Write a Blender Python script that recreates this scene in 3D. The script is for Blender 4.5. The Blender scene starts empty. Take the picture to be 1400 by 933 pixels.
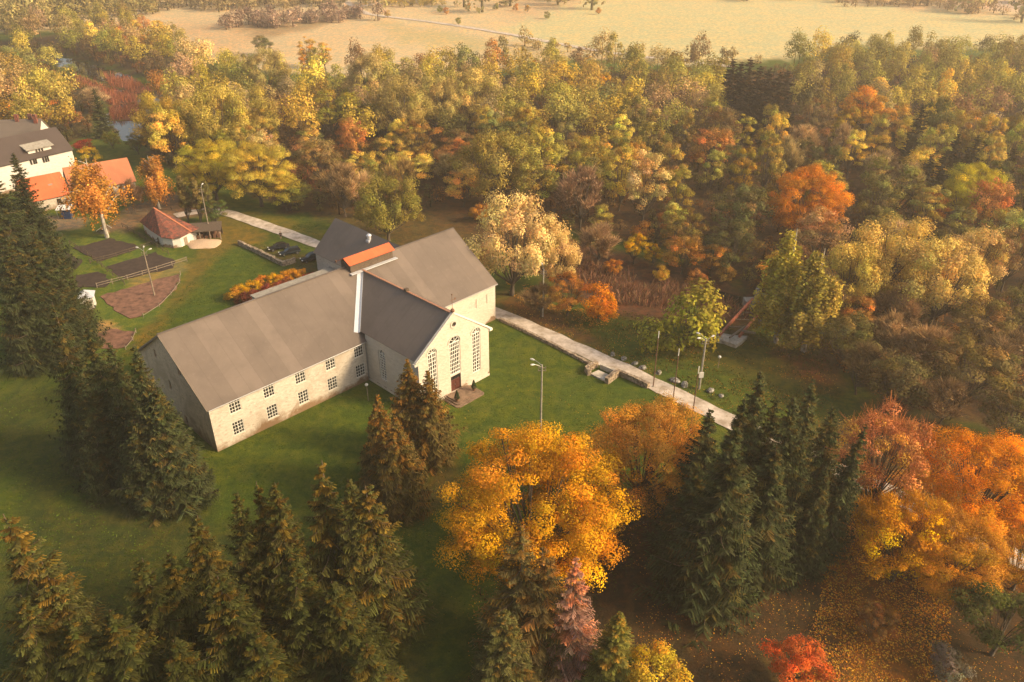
import bpy, bmesh, math, random
import numpy as np
from mathutils import Vector, Matrix

# ------------------------------------------------------------------ camera, light, exposure
F_PX, PITCH, CAM_H = 1083.63, 0.5208, 70.0
scn = bpy.context.scene
col = scn.collection
camd = bpy.data.cameras.new('camera'); cam = bpy.data.objects.new('camera', camd); col.objects.link(cam)
cam.location = (0, 0, CAM_H); cam.rotation_euler = (math.pi/2 - PITCH, 0, 0)
camd.sensor_width = 36; camd.lens = F_PX/1400*36; camd.clip_start = 1; camd.clip_end = 8000
scn.camera = cam
SUN_AZ, SUN_EL = math.radians(103), math.radians(30)
w = bpy.data.worlds.new("World"); scn.world = w; w.use_nodes = True
nt = w.node_tree; bg = nt.nodes['Background']
sky = nt.nodes.new('ShaderNodeTexSky'); sky.sky_type = 'NISHITA'; sky.sun_disc = False
sky.sun_elevation = SUN_EL; sky.sun_rotation = SUN_AZ; sky.dust_density = 4; sky.air_density = 1.0; sky.ozone_density = 0.6
nt.links.new(sky.outputs[0], bg.inputs[0]); bg.inputs[1].default_value = 0.135
sd = bpy.data.lights.new('sun', 'SUN'); sd.energy = 3.2; sd.angle = math.radians(13); sd.color = (1, .80, .56)
so = bpy.data.objects.new('sun', sd); col.objects.link(so)
sv = Vector((math.sin(SUN_AZ)*math.cos(SUN_EL), math.cos(SUN_AZ)*math.cos(SUN_EL), math.sin(SUN_EL)))
so.rotation_euler = sv.to_track_quat('Z', 'Y').to_euler(); so.location = sv*300
vs = scn.view_settings; vs.view_transform = 'Standard'; vs.look = 'None'; vs.gamma = 1; vs.use_curve_mapping = False
vs.exposure = 0.76
vs.use_white_balance = True; vs.white_balance_temperature = 7900; vs.white_balance_tint = 9
scn.cycles.use_denoising = True; scn.cycles.max_bounces = 5; scn.cycles.diffuse_bounces = 2; scn.cycles.glossy_bounces = 2
scn.cycles.transmission_bounces = 3; scn.cycles.volume_bounces = 1; scn.cycles.transparent_max_bounces = 4

# ------------------------------------------------------------------ picture <-> place helpers
cp, sp = math.cos(PITCH), math.sin(PITCH)
def ray(px, py):
    x = (px-700)/F_PX; y = -(py-466.5)/F_PX
    return Vector((x, cp + y*sp, -sp + y*cp))
def G(px, py, z=0.0):
    r = ray(px, py); t = (z-CAM_H)/r.z
    return Vector((r.x*t, r.y*t, z))
def to_px(x, y, z=0.0):
    Z = z-CAM_H; d = y*cp - Z*sp; up = y*sp + Z*cp
    return 700+F_PX*x/d, 466.5-F_PX*up/d, d
def height_at(gx, gy, py):
    lo, hi = 0, 60
    for _ in range(40):
        m = (lo+hi)/2
        if to_px(gx, gy, m)[1] > py: lo = m
        else: hi = m
    return lo
def on_plane(px, py, p, n):
    r = ray(px, py); o = Vector((0, 0, CAM_H)); t = (p-o).dot(n)/r.dot(n)
    return o + r*t

# ------------------------------------------------------------------ object helpers
def tag(o, label=None, cat=None, group=None, kind=None):
    if label: o['label'] = label
    if cat: o['category'] = cat
    if group: o['group'] = group
    if kind: o['kind'] = kind
    return o
def empty(name, loc=(0, 0, 0), rz=0, label=None, cat=None, group=None):
    o = bpy.data.objects.new(name, None); o.empty_display_size = .5; col.objects.link(o)
    o.location = loc; o.rotation_euler = (0, 0, rz)
    return tag(o, label, cat, group)
def link(name, me, parent=None):
    o = bpy.data.objects.new(name, me); col.objects.link(o)
    if parent: o.parent = parent
    return o
def copy_tree(o, parent=None):
    c = o.copy(); col.objects.link(c)
    if parent: c.parent = parent
    for ch in o.children: copy_tree(ch, c)
    return c
def np_mesh(name, V, Q, mat, tint=None, smooth=False):
    """V (n,3), Q (m,k) faces, tint (n,3)"""
    me = bpy.data.meshes.new(name)
    V = np.asarray(V, np.float32); Q = np.asarray(Q, np.int32); k = Q.shape[1]
    me.vertices.add(len(V)); me.vertices.foreach_set('co', V.ravel())
    me.loops.add(Q.size); me.loops.foreach_set('vertex_index', Q.ravel())
    me.polygons.add(len(Q)); me.polygons.foreach_set('loop_start', np.arange(0, Q.size, k, dtype=np.int32))
    try: me.polygons.foreach_set('loop_total', np.full(len(Q), k, np.int32))
    except Exception: pass
    me.update(calc_edges=True)
    if smooth: me.polygons.foreach_set('use_smooth', np.ones(len(Q), bool))
    if tint is not None:
        a = me.color_attributes.new('tint', 'FLOAT_COLOR', 'POINT')
        c = np.ones((len(V), 4), np.float32); c[:, :3] = tint; a.data.foreach_set('color', c.ravel())
    me.materials.append(mat); return me

class MB:
    def __init__(s): s.v = []; s.f = []
    def add(s, vs_, fs):
        b = len(s.v); s.v += [tuple(x) for x in vs_]; s.f += [tuple(i+b for i in f) for f in fs]; return s
    def box(s, x0, x1, y0, y1, z0, z1):
        return s.add([(x0,y0,z0),(x1,y0,z0),(x1,y1,z0),(x0,y1,z0),(x0,y0,z1),(x1,y0,z1),(x1,y1,z1),(x0,y1,z1)],
                     [(0,3,2,1),(4,5,6,7),(0,1,5,4),(1,2,6,5),(2,3,7,6),(3,0,4,7)])
    def bar(s, a, b, wd, ht, up=Vector((0, 0, 1))):
        a = Vector(a); b = Vector(b); d = (b-a).normalized(); sd_ = d.cross(up)
        if sd_.length < 1e-3: sd_ = Vector((1, 0, 0))
        sd_.normalize(); u = sd_.cross(d).normalized(); vv = []
        for p in (a, b):
            for i, j in ((-1,-1),(1,-1),(1,1),(-1,1)): vv.append(p + sd_*i*wd/2 + u*j*ht/2)
        return s.add(vv, [(0,1,2,3),(7,6,5,4),(0,4,5,1),(1,5,6,2),(2,6,7,3),(3,7,4,0)])
    def tube(s, pts, rad, n=8, cap=True):
        pts = [Vector(p) for p in pts]; rings = []
        for i, p in enumerate(pts):
            d = (pts[min(i+1, len(pts)-1)]-pts[max(i-1, 0)]).normalized()
            a = d.orthogonal().normalized(); b = d.cross(a)
            r = rad[i] if isinstance(rad, (list, tuple)) else rad
            rings.append([p + (a*math.cos(2*math.pi*k/n)+b*math.sin(2*math.pi*k/n))*r for k in range(n)])
        vv = [q for r in rings for q in r]; ff = []
        for i in range(len(rings)-1):
            for k in range(n):
                ff.append((i*n+k, i*n+(k+1)%n, (i+1)*n+(k+1)%n, (i+1)*n+k))
        if cap: ff += [tuple(range(n))[::-1], tuple((len(rings)-1)*n+k for k in range(n))]
        return s.add(vv, ff)
    def slab(s, pts, th):
        """polygon pts extruded down along its normal by th"""
        pts = [Vector(p) for p in pts]; n = (pts[1]-pts[0]).cross(pts[2]-pts[0]).normalized()
        if n.z < 0: pts = pts[::-1]; n = -n
        m = len(pts); vv = pts + [p-n*th for p in pts]
        return s.add(vv, [tuple(range(m)), tuple(range(2*m-1, m-1, -1))] + [((i+1) % m, i, i+m, (i+1) % m+m) for i in range(m)])
    def lathe(s, prof, n=12, c=(0, 0, 0)):
        vv = [(c[0]+r*math.cos(2*math.pi*k/n), c[1]+r*math.sin(2*math.pi*k/n), c[2]+z) for r, z in prof for k in range(n)]
        ff = [(i*n+k, i*n+(k+1)%n, (i+1)*n+(k+1)%n, (i+1)*n+k) for i in range(len(prof)-1) for k in range(n)]
        ff += [tuple(range(n))[::-1], tuple((len(prof)-1)*n+k for k in range(n))]
        return s.add(vv, ff)
    def build(s, name, mat, parent=None, smooth=False):
        me = bpy.data.meshes.new(name); me.from_pydata([tuple(v) for v in s.v], [], s.f); me.update()
        if smooth: me.polygons.foreach_set('use_smooth', np.ones(len(me.polygons), bool))
        me.materials.append(mat); return link(name, me, parent)

# ------------------------------------------------------------------ materials
def nmat(name):
    m = bpy.data.materials.new(name); m.use_nodes = True; t = m.node_tree; return m, t, t.nodes['Principled BSDF']
def noise(t, scale, detail=4, rough=.6, vec=None, dist=0):
    n = t.nodes.new('ShaderNodeTexNoise'); n.inputs['Scale'].default_value = scale; n.inputs['Detail'].default_value = detail
    n.inputs['Roughness'].default_value = rough; n.inputs['Distortion'].default_value = dist
    if vec: t.links.new(vec, n.inputs['Vector'])
    return n
def ramp(t, src, stops):
    r = t.nodes.new('ShaderNodeValToRGB'); t.links.new(src, r.inputs[0]); e = r.color_ramp.elements
    while len(e) < len(stops): e.new(.5)
    for q, (p, c) in zip(e, stops): q.position = p; q.color = (*c, 1) if len(c) == 3 else c
    return r
def mixc(t, fac, a, b, mode='MIX'):
    m = t.nodes.new('ShaderNodeMix'); m.data_type = 'RGBA'; m.blend_type = mode
    if hasattr(fac, 'links'): t.links.new(fac, m.inputs[0])
    else: m.inputs[0].default_value = fac
    for v, i in ((a, 6), (b, 7)):
        if hasattr(v, 'links'): t.links.new(v, m.inputs[i])
        else: m.inputs[i].default_value = (*v, 1)
    return m.outputs[2]
def objco(t, scale=(1, 1, 1)):
    c = t.nodes.new('ShaderNodeTexCoord'); m = t.nodes.new('ShaderNodeMapping'); m.inputs['Scale'].default_value = scale
    t.links.new(c.outputs['Object'], m.inputs[0]); return m.outputs[0]
def bump(t, b, h, s=.4, d=.1):
    n = t.nodes.new('ShaderNodeBump'); n.inputs['Strength'].default_value = s; n.inputs['Distance'].default_value = d
    t.links.new(h, n.inputs['Height']); t.links.new(n.outputs[0], b.inputs['Normal'])
def mat_simple(name, c, rough=.7, var=.25, scale=2.0, metal=0, spec=.4, c2=None):
    m, t, b = nmat(name); v = objco(t); n = noise(t, scale, 5, .65, v)
    c2 = c2 or tuple(x*(1-var*1.6) for x in c)
    r = ramp(t, n.outputs[0], [(.3, c2), (.62, c)]); t.links.new(r.outputs[0], b.inputs['Base Color'])
    b.inputs['Roughness'].default_value = rough; b.inputs['Metallic'].default_value = metal
    b.inputs['Specular IOR Level'].default_value = spec
    return m
def mat_leaf(name='foliage', trans=.3):
    m = bpy.data.materials.new(name); m.use_nodes = True; t = m.node_tree; t.nodes.clear()
    oi = t.nodes.new('ShaderNodeObjectInfo'); at = t.nodes.new('ShaderNodeAttribute'); at.attribute_name = 'tint'
    c = mixc(t, 1.0, oi.outputs['Color'], at.outputs['Color'], 'MULTIPLY')
    d = t.nodes.new('ShaderNodeBsdfDiffuse'); r = t.nodes.new('ShaderNodeBsdfTranslucent'); mx = t.nodes.new('ShaderNodeMixShader')
    o = t.nodes.new('ShaderNodeOutputMaterial'); mx.inputs[0].default_value = trans
    t.links.new(c, d.inputs[0]); t.links.new(c, r.inputs[0]); t.links.new(d.outputs[0], mx.inputs[1]); t.links.new(r.outputs[0], mx.inputs[2])
    t.links.new(mx.outputs[0], o.inputs[0]); return m
M = {}
M['leaf'] = mat_leaf(trans=.2)
def bark(name, a, b_, sc=4):
    m, t, b = nmat(name); v = objco(t, (1, 1, .3)); n = noise(t, sc, 5, .7, v)
    r = ramp(t, n.outputs[0], [(.35, a), (.65, b_)]); t.links.new(r.outputs[0], b.inputs['Base Color']); b.inputs['Roughness'].default_value = .9
    bump(t, b, n.outputs[0], .6, .05); return m
M['bark'] = bark('bark', (.035, .025, .018), (.11, .085, .06))
M['birch_bark'] = bark('birch_bark', (.12, .1, .08), (.62, .57, .5), 2.5)
M['spruce_bark'] = bark('spruce_bark', (.05, .032, .02), (.15, .1, .07))
def mat_stonewall(name, base, dark, stain_z=2.2, mortar=True, amount=.5):
    m, t, b = nmat(name); v = objco(t)
    big = noise(t, .22, 6, .68, v, .6); mid = noise(t, 1.4, 6, .75, objco(t, (1, 1, 2.2))); fine = noise(t, 9, 3, .6, v)
    vo = t.nodes.new('ShaderNodeTexVoronoi'); vo.inputs['Scale'].default_value = 1.5; t.links.new(objco(t, (1, 1, 2.6)), vo.inputs['Vector'])
    c = mixc(t, ramp(t, vo.outputs['Color'], [(.0, (.0, .0, .0)), (1, (.55, .55, .55))]).outputs[0], base, tuple(x*.72 for x in base))
    c = mixc(t, ramp(t, mid.outputs[0], [(.52, (0, 0, 0)), (.66, (amount,)*3)]).outputs[0], c, dark)
    c = mixc(t, ramp(t, big.outputs[0], [(.50, (0, 0, 0)), (.64, (amount*1.3,)*3)]).outputs[0], c, tuple((x*.5+y*.5) for x, y in zip(base, dark)))
    # damp rising from the ground: worn plaster with a ragged upper edge
    sx = t.nodes.new('ShaderNodeSeparateXYZ'); t.links.new(v, sx.inputs[0])
    ad = t.nodes.new('ShaderNodeMath'); ad.operation = 'MULTIPLY_ADD'; t.links.new(big.outputs[0], ad.inputs[0]); ad.inputs[1].default_value = -6; ad.inputs[2].default_value = 3
    a2 = t.nodes.new('ShaderNodeMath'); a2.operation = 'ADD'; t.links.new(sx.outputs[2], a2.inputs[0]); t.links.new(ad.outputs[0], a2.inputs[1])
    st = ramp(t, a2.outputs[0], [(.0, (.85,)*3), (.95, (0, 0, 0))]); 
    mr = t.nodes.new('ShaderNodeMapRange'); t.links.new(a2.outputs[0], mr.inputs[0]); mr.inputs[1].default_value = .1; mr.inputs[2].default_value = stain_z; mr.inputs[3].default_value = .9; mr.inputs[4].default_value = 0
    c = mixc(t, mr.outputs[0], c, (.2, .115, .06))
    t.links.new(c, b.inputs['Base Color']); b.inputs['Roughness'].default_value = .95; b.inputs['Specular IOR Level'].default_value = .2
    mm = t.nodes.new('ShaderNodeMath'); mm.operation = 'ADD'; t.links.new(mid.outputs[0], mm.inputs[0]); t.links.new(vo.outputs['Distance'], mm.inputs[1])
    bump(t, b, mm.outputs[0], .5, .08); return m
M['plaster'] = mat_stonewall('limewashed_stone', (.58, .525, .455), (.27, .205, .15), 1.3, True, .75)
M['gable_stone'] = mat_stonewall('weathered_stone', (.74, .56, .39), (.32, .21, .13), 2.4, True, .8)
M['clean_plaster'] = mat_stonewall('smooth_render', (.61, .545, .47), (.42, .34, .26), .35, True, .45)
def mat_roof(name, c, axis, period, strip=.12):
    m, t, b = nmat(name); v = objco(t); sx = t.nodes.new('ShaderNodeSeparateXYZ'); t.links.new(v, sx.inputs[0])
    # each sheet of felt, a slightly different tone; a dark line at the seam
    dv = t.nodes.new('ShaderNodeMath'); dv.operation = 'DIVIDE'; t.links.new(sx.outputs[axis], dv.inputs[0]); dv.inputs[1].default_value = period
    fl = t.nodes.new('ShaderNodeMath'); fl.operation = 'FLOOR'; t.links.new(dv.outputs[0], fl.inputs[0])
    fr = t.nodes.new('ShaderNodeMath'); fr.operation = 'FRACT'; t.links.new(dv.outputs[0], fr.inputs[0])
    wn = t.nodes.new('ShaderNodeTexWhiteNoise'); wn.noise_dimensions = '1D'; t.links.new(fl.outputs[0], wn.inputs['W'])
    big = noise(t, .18, 5, .65, v, .5); f2 = noise(t, 1.8, 6, .7, v)
    cc = mixc(t, ramp(t, wn.outputs[0], [(.72, (0, 0, 0)), (.8, (strip*3,)*3)]).outputs[0], c, tuple(min(1, x*1.28) for x in c))
    cc = mixc(t, ramp(t, big.outputs[0], [(.4, (0, 0, 0)), (.68, (.75,)*3)]).outputs[0], cc, tuple(x*.72 for x in c))
    cc = mixc(t, ramp(t, f2.outputs[0], [(.56, (0, 0, 0)), (.72, (.4,)*3)]).outputs[0], cc, tuple(x*1.45 for x in c))
    cc = mixc(t, ramp(t, fr.outputs[0], [(0, (.5,)*3), (.04, (0, 0, 0))]).outputs[0], cc, tuple(x*.4 for x in c))
    t.links.new(cc, b.inputs['Base Color']); b.inputs['Roughness'].default_value = .62; b.inputs['Specular IOR Level'].default_value = .35
    bump(t, b, f2.outputs[0], .15, .05); return m
M['roof_long'] = mat_roof('felt_roof', (.145, .115, .096), 0, 2.15, .2)
M['roof_wing'] = mat_roof('dark_felt_roof', (.15, .12, .10), 1, 2.4, .06)
M['roof_house'] = mat_roof('brown_roof', (.075, .055, .048), 0, .6, .05)
M['roof_orange'] = mat_roof('orange_metal_roof', (.62, .13, .05), 0, .5, .1)
M['metal_white'] = mat_simple('white_metal', (.62, .65, .70), .35, .08, 3, .3)
M['metal_grey'] = mat_simple('grey_metal', (.35, .35, .35), .4, .15, 3, .6)
M['copper'] = mat_simple('rust_red_ridge_metal', (.42, .2, .12), .6, .2, 3)
M['white_paint'] = mat_simple('white_paint', (.78, .76, .70), .5, .06, 3)
M['stone_trim'] = mat_simple('pale_stone_trim', (.62, .57, .49), .85, .15, 2)
M['wood_dark'] = mat_simple('weathered_wood', (.12, .085, .06), .9, .35, 4)
M['wood_grey'] = mat_simple('grey_wood', (.3, .24, .18), .9, .3, 4)
M['door_red'] = mat_simple('oxblood_door', (.10, .03, .02), .5, .2, 4)
M['concrete'] = mat_simple('concrete', (.36, .33, .28), .95, .25, 1.5)
M['concrete_white'] = mat_simple('broken_concrete', (.58, .52, .43), .95, .35, 1.2)
M['rust'] = mat_simple('rusty_steel', (.2, .1, .06), .8, .3, 5)
M['red_steel'] = mat_simple('faded_red_steel', (.52, .15, .08), .65, .3, 3)
M['lamp_glass'] = mat_simple('lamp_housing', (.62, .62, .6), .3, .05, 2)
M['black_paint'] = mat_simple('black_car_paint', (.008, .008, .010), .22, .1, 2, 0, .3)
M['navy_paint'] = mat_simple('dark_teal_car_paint', (.008, .018, .024), .22, .1, 2, 0, .3)
M['tyre'] = mat_simple('tyre', (.02, .02, .02), .9, .1, 3)
M['rim'] = mat_simple('rim', (.4, .4, .42), .3, .1, 3, .8)
M['cloth_black'] = mat_simple('black_cloth', (.012, .012, .014), .9, .2, 9)
M['skin'] = mat_simple('skin', (.48, .28, .2), .6, .1, 9)
M['hair'] = mat_simple('hair', (.03, .02, .015), .8, .1, 9)
M['blue'] = mat_simple('navy_plastic', (.02, .045, .12), .5, .15, 2)
M['soil'] = mat_simple('turned_soil', (.055, .035, .027), .98, .4, .8)
M['flower_dark'] = mat_simple('pot', (.2, .1, .06), .8)
m, t, b = nmat('window_glass'); b.inputs['Base Color'].default_value = (.02, .024, .025, 1); b.inputs['Roughness'].default_value = .12; b.inputs['Specular IOR Level'].default_value = .6
n = noise(t, .8, 2, .5, objco(t)); r = ramp(t, n.outputs[0], [(.4, (.012, .014, .014)), (.7, (.06, .06, .055))]); t.links.new(r.outputs[0], b.inputs['Base Color']); M['glass'] = m
m, t, b = nmat('car_glass'); b.inputs['Base Color'].default_value = (.012, .014, .016, 1); b.inputs['Roughness'].default_value = .08; b.inputs['Specular IOR Level'].default_value = .5; M['car_glass'] = m
# tile roof of the round shed
m, t, b = nmat('old_clay_tiles'); v = objco(t); n = noise(t, 1.3, 6, .75, v); n2 = noise(t, 6, 3, .6, v)
c = mixc(t, ramp(t, n.outputs[0], [(.42, (0, 0, 0)), (.6, (1, 1, 1))]).outputs[0], (.07, .035, .028), (.28, .075, .045))
c = mixc(t, ramp(t, n2.outputs[0], [(.6, (0, 0, 0)), (.7, (.7,)*3)]).outputs[0], c, (.42, .27, .2))
wv = t.nodes.new('ShaderNodeTexWave'); wv.bands_direction = 'Z'; wv.inputs['Scale'].default_value = 2.2; t.links.new(v, wv.inputs['Vector'])
t.links.new(c, b.inputs['Base Color']); b.inputs['Roughness'].default_value = .9; bump(t, b, wv.outputs[0], .5, .06); M['tiles'] = m
# dry stone
m, t, b = nmat('dry_stone'); v = objco(t); vo = t.nodes.new('ShaderNodeTexVoronoi'); vo.inputs['Scale'].default_value = 3; t.links.new(v, vo.inputs[0])
c = mixc(t, ramp(t, vo.outputs['Color'], [(.1, (0, 0, 0)), (.9, (1, 1, 1))]).outputs[0], (.13, .09, .06), (.42, .33, .24))
t.links.new(c, b.inputs['Base Color']); b.inputs['Roughness'].default_value = .95; bump(t, b, vo.outputs['Distance'], .9, .15); M['dry_stone'] = m
m, t, b = nmat('boulder'); v = objco(t); n = noise(t, 1.6, 6, .7, v)
r = ramp(t, n.outputs[0], [(.42, (.07, .065, .055)), (.66, (.48, .46, .42))]); t.links.new(r.outputs[0], b.inputs['Base Color']); b.inputs['Roughness'].default_value = .9; M['boulder'] = m
# road
m, t, b = nmat('pale_gravel_road'); v = objco(t); n = noise(t, .5, 6, .7, v); n2 = noise(t, 6, 4, .7, v)
c = ramp(t, n.outputs[0], [(.35, (.30, .24, .18)), (.6, (.60, .52, .45))]).outputs[0]
c = mixc(t, ramp(t, n2.outputs[0], [(.58, (0, 0, 0)), (.7, (.5,)*3)]).outputs[0], c, (.28, .19, .11))
t.links.new(c, b.inputs['Base Color']); b.inputs['Roughness'].default_value = .95; M['road'] = m
# water
m, t, b = nmat('river_water'); b.inputs['Base Color'].default_value = (.015, .013, .01, 1); b.inputs['Roughness'].default_value = .04; b.inputs['Specular IOR Level'].default_value = .7
n = noise(t, .6, 3, .5, objco(t)); bump(t, b, n.outputs[0], .05, .1); M['water'] = m
# ground
m, t, b = nmat('ground_cover'); at = t.nodes.new('ShaderNodeAttribute'); at.attribute_name = 'tint'; v = objco(t)
at2 = t.nodes.new('ShaderNodeAttribute'); at2.attribute_name = 'grassy'
n1 = noise(t, .07, 6, .65, v, .8); n2 = noise(t, .55, 6, .72, v, .4); n3 = noise(t, 4.5, 4, .75, v); nl = noise(t, .22, 5, .7, objco(t, (1, 3.2, 1)), .8)
c = at.outputs['Color']
f = ramp(t, n1.outputs[0], [(.40, (0, 0, 0)), (.66, (.75,)*3)]).outputs[0]
c1 = mixc(t, f, c, mixc(t, 1., c, (1.75, 1.12, .75), 'MULTIPLY'))
f = ramp(t, nl.outputs[0], [(.47, (0, 0, 0)), (.62, (.8,)*3)]).outputs[0]
c1 = mixc(t, f, c1, mixc(t, 1., c, (1.75, 1.25, .9), 'MULTIPLY'))
f = ramp(t, n2.outputs[0], [(.40, (.9,)*3), (.6, (0, 0, 0))]).outputs[0]
c1 = mixc(t, f, c1, mixc(t, 1., c, (.62, .72, .8), 'MULTIPLY'))
f = ramp(t, n3.outputs[0], [(.35, (.7,)*3), (.62, (0, 0, 0))]).outputs[0]
c1 = mixc(t, f, c1, mixc(t, 1., c1, (.55, .6, .6), 'MULTIPLY'))
n4 = noise(t, .13, 7, .75, objco(t, (1.6, 1, 1)), 1.2); f = ramp(t, n4.outputs[0], [(.53, (0, 0, 0)), (.68, (.55,)*3)]).outputs[0]
c1 = mixc(t, f, c1, mixc(t, .5, c, (.20, .15, .04)))
t.links.new(c1, b.inputs['Base Color']); b.inputs['Roughness'].default_value = 1; b.inputs['Specular IOR Level'].default_value = .1
ad = t.nodes.new('ShaderNodeMath'); ad.operation = 'ADD'; t.links.new(n3.outputs[0], ad.inputs[0]); t.links.new(n2.outputs[0], ad.inputs[1]); bump(t, b, ad.outputs[0], .7, .35)
M['ground'] = m

# ------------------------------------------------------------------ the ground
rng = np.random.default_rng(7); random.seed(7)
def axis(lo, hi, flo, fhi, fine):
    a = list(np.arange(flo, fhi, fine)); x, s = fhi, fine
    while x < hi: a.append(x); s *= 1.12; x += s
    x, s = flo-fine, fine
    while x > lo: a.insert(0, x); s *= 1.12; x -= s
    return np.array([lo]+a+[hi])
def PG(pts, z=0): return np.array([[G(x, y, z).x, G(x, y, z).y] for x, y in pts])
def inside(P, X, Y):
    r = np.zeros(X.shape, bool); n = len(P)
    for i in range(n):
        x1, y1 = P[i]; x2, y2 = P[(i+1) % n]
        c = ((y1 > Y) != (y2 > Y)) & (X < (x2-x1)*(Y-y1)/(y2-y1+1e-12)+x1); r ^= c
    return r
def dist_poly(P, X, Y, closed=True):
    d = np.full(X.shape, 1e9); n = len(P)
    for i in range(n if closed else n-1):
        a = P[i]; e = P[(i+1) % n]-a; t_ = np.clip(((X-a[0])*e[0]+(Y-a[1])*e[1])/(e@e+1e-9), 0, 1)
        d = np.minimum(d, np.hypot(X-a[0]-t_*e[0], Y-a[1]-t_*e[1]))
    return d
def vnoise(X, Y, s, seed=0):
    X = X/s+seed*17.3; Y = Y/s-seed*9.1; xi = np.floor(X).astype(int); yi = np.floor(Y).astype(int); fx = X-xi; fy = Y-yi
    fx = fx*fx*(3-2*fx); fy = fy*fy*(3-2*fy)
    h = lambda a, b: ((np.sin(a*127.1+b*311.7+seed)*43758.5453) % 1)
    return (h(xi, yi)*(1-fx)+h(xi+1, yi)*fx)*(1-fy)+(h(xi, yi+1)*(1-fx)+h(xi+1, yi+1)*fx)*fy
def mask(P, X, Y, soft=2., rag=3., seed=1):
    d = dist_poly(P, X, Y)*np.where(inside(P, X, Y), 1, -1)
    d = d+(vnoise(X, Y, 5, seed)-.5)*rag*2+(vnoise(X, Y, 1.7, seed+3)-.5)*rag
    return np.clip(d/soft+.5, 0, 1)
FOREST = PG([(150,122),(330,124),(460,118),(560,112),(640,108),(780,98),(900,103),(1000,107),(1080,96),(1160,84),(1400,84),(1560,100),(1600,640),(1400,600),(1230,570),(1130,500),(1070,428),(1010,378),(900,345),(800,322),(700,300),(600,285),(470,300),(410,292),(330,258),(250,240),(200,205),(165,165)])
FOREST2 = PG([(-60,62),(60,50),(140,44),(215,52),(255,85),(335,108),(340,126),(240,122),(160,92),(90,78),(-60,75)])
FOREST3 = PG([(-80,95),(60,84),(90,105),(135,140),(120,190),(60,200),(-80,190)])
WATER = [PG([(-90,60),(20,63),(60,69),(112,80),(178,100),(215,120),(300,150),(330,160),(300,172),(235,141),(200,160),(192,190),(165,192),(135,160),(148,146),(135,112),(95,95),(30,78),(-90,75)])]
RIGHTRIV = PG([(940,380),(1045,405),(1110,430),(1090,447),(1030,434),(945,402)])
REEDS = [PG([(141,101),(175,106),(207,121),(190,126),(150,116)]), PG([(95,100),(142,117),(188,130),(186,137),(152,142),(118,125)]), PG([(150,147),(196,141),(194,163),(147,162)]),
         PG([(640,290),(700,312),(780,352),(860,378),(960,400),(1040,432),(1000,440),(920,424),(850,418),(800,396),(740,360)]), PG([(395,222),(470,240),(440,262),(385,240)])]
REDZONE = PG([(560,262),(700,300),(860,350),(990,372),(1070,425),(1010,455),(900,440),(855,436),(800,408),(740,385),(690,345),(600,300)])
xs = axis(-2600, 2600, -150, 190, 1.25); ys = axis(-200, 4200, 28, 330, 1.25)
XX, YY = np.meshgrid(xs, ys); X = XX.ravel(); Y = YY.ravel()
C = np.zeros((len(X), 3)); C[:] = (.080, .122, .018)
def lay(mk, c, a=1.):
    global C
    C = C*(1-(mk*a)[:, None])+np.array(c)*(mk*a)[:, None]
far = PG([(-400,60),(140,38),(250,62),(330,96),(470,105),(640,100),(790,78),(950,90),(1080,78),(1150,62),(1500,70),(2200,60),(2200,-90),(700,-100),(-700,-90)])
lay(mask(far, X, Y, 8, 4, 2), (.62, .51, .31))  # far fields kept pale: part of the haze glow is in their colour
gf = PG([(700,55),(800,72),(960,86),(1080,78),(1160,62),(1500,66),(2300,60),(2300,22),(1400,26),(1150,3),(1010,-20),(860,-18),(780,10),(690,40)])
lay(mask(gf, X, Y, 12, 8, 3), (.57, .54, .30))
lay(mask(PG([(510,28),(600,42),(760,70),(780,80),(700,84),(640,70),(560,60)]), X, Y, 14, 8, 4), (.50, .44, .22), .8)
lay(mask(PG([(1250,-2),(1400,18),(2300,60),(2300,-90),(900,-90),(1100,-15)]), X, Y, 12, 8, 5), (.66, .52, .42))
lay(np.clip(vnoise(X, Y, 60, 9)*1.4-.5, 0, 1)*mask(far, X, Y, 8, 2, 2)*(1-mask(gf, X, Y, 12, 8, 3)), (.48, .31, .18), .5)
lay(mask(FOREST, X, Y, 3, 3, 1), (.075, .046, .026)); lay(mask(FOREST2, X, Y, 3, 3, 1), (.08, .055, .03)); lay(mask(FOREST3, X, Y, 3, 3, 1), (.07, .055, .025))
lay(mask(REDZONE, X, Y, 4, 3, 6), (.12, .06, .035)); lay(mask(PG([(385,225),(480,240),(600,275),(690,310),(650,350),(560,345),(480,318),(440,300),(390,262)]), X, Y, 4, 3, 6), (.10, .065, .028), .85)
# leaf litter, worn ground, and darker olive areas at the left
lay(mask(PG([(680,425),(720,440),(800,470),(860,500),(840,492),(790,440),(730,405),(690,402)]), X, Y, 3, 2, 7), (.13, .065, .03), .9)
lay(mask(PG([(860,452),(1000,470),(1110,470),(1140,520),(1100,545),(1010,520),(900,470)]), X, Y, 6, 3, 8), (.12, .085, .025), .5)
lay(mask(PG([(1050,480),(1110,478),(1150,520),(1120,535),(1060,505)]), X, Y, 4, 3, 8), (.2, .08, .03), .9)
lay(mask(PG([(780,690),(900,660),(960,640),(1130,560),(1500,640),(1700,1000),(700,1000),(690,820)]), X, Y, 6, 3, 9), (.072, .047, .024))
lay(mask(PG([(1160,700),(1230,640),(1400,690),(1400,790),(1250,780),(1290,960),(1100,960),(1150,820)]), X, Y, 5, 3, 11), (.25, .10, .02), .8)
lay(mask(PG([(40,500),(170,640),(260,660),(270,700),(200,730),(60,700),(-60,600)]), X, Y, 8, 4, 12), (.06, .062, .02), .6)  # darker, duller green around the left spruce clump
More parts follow.
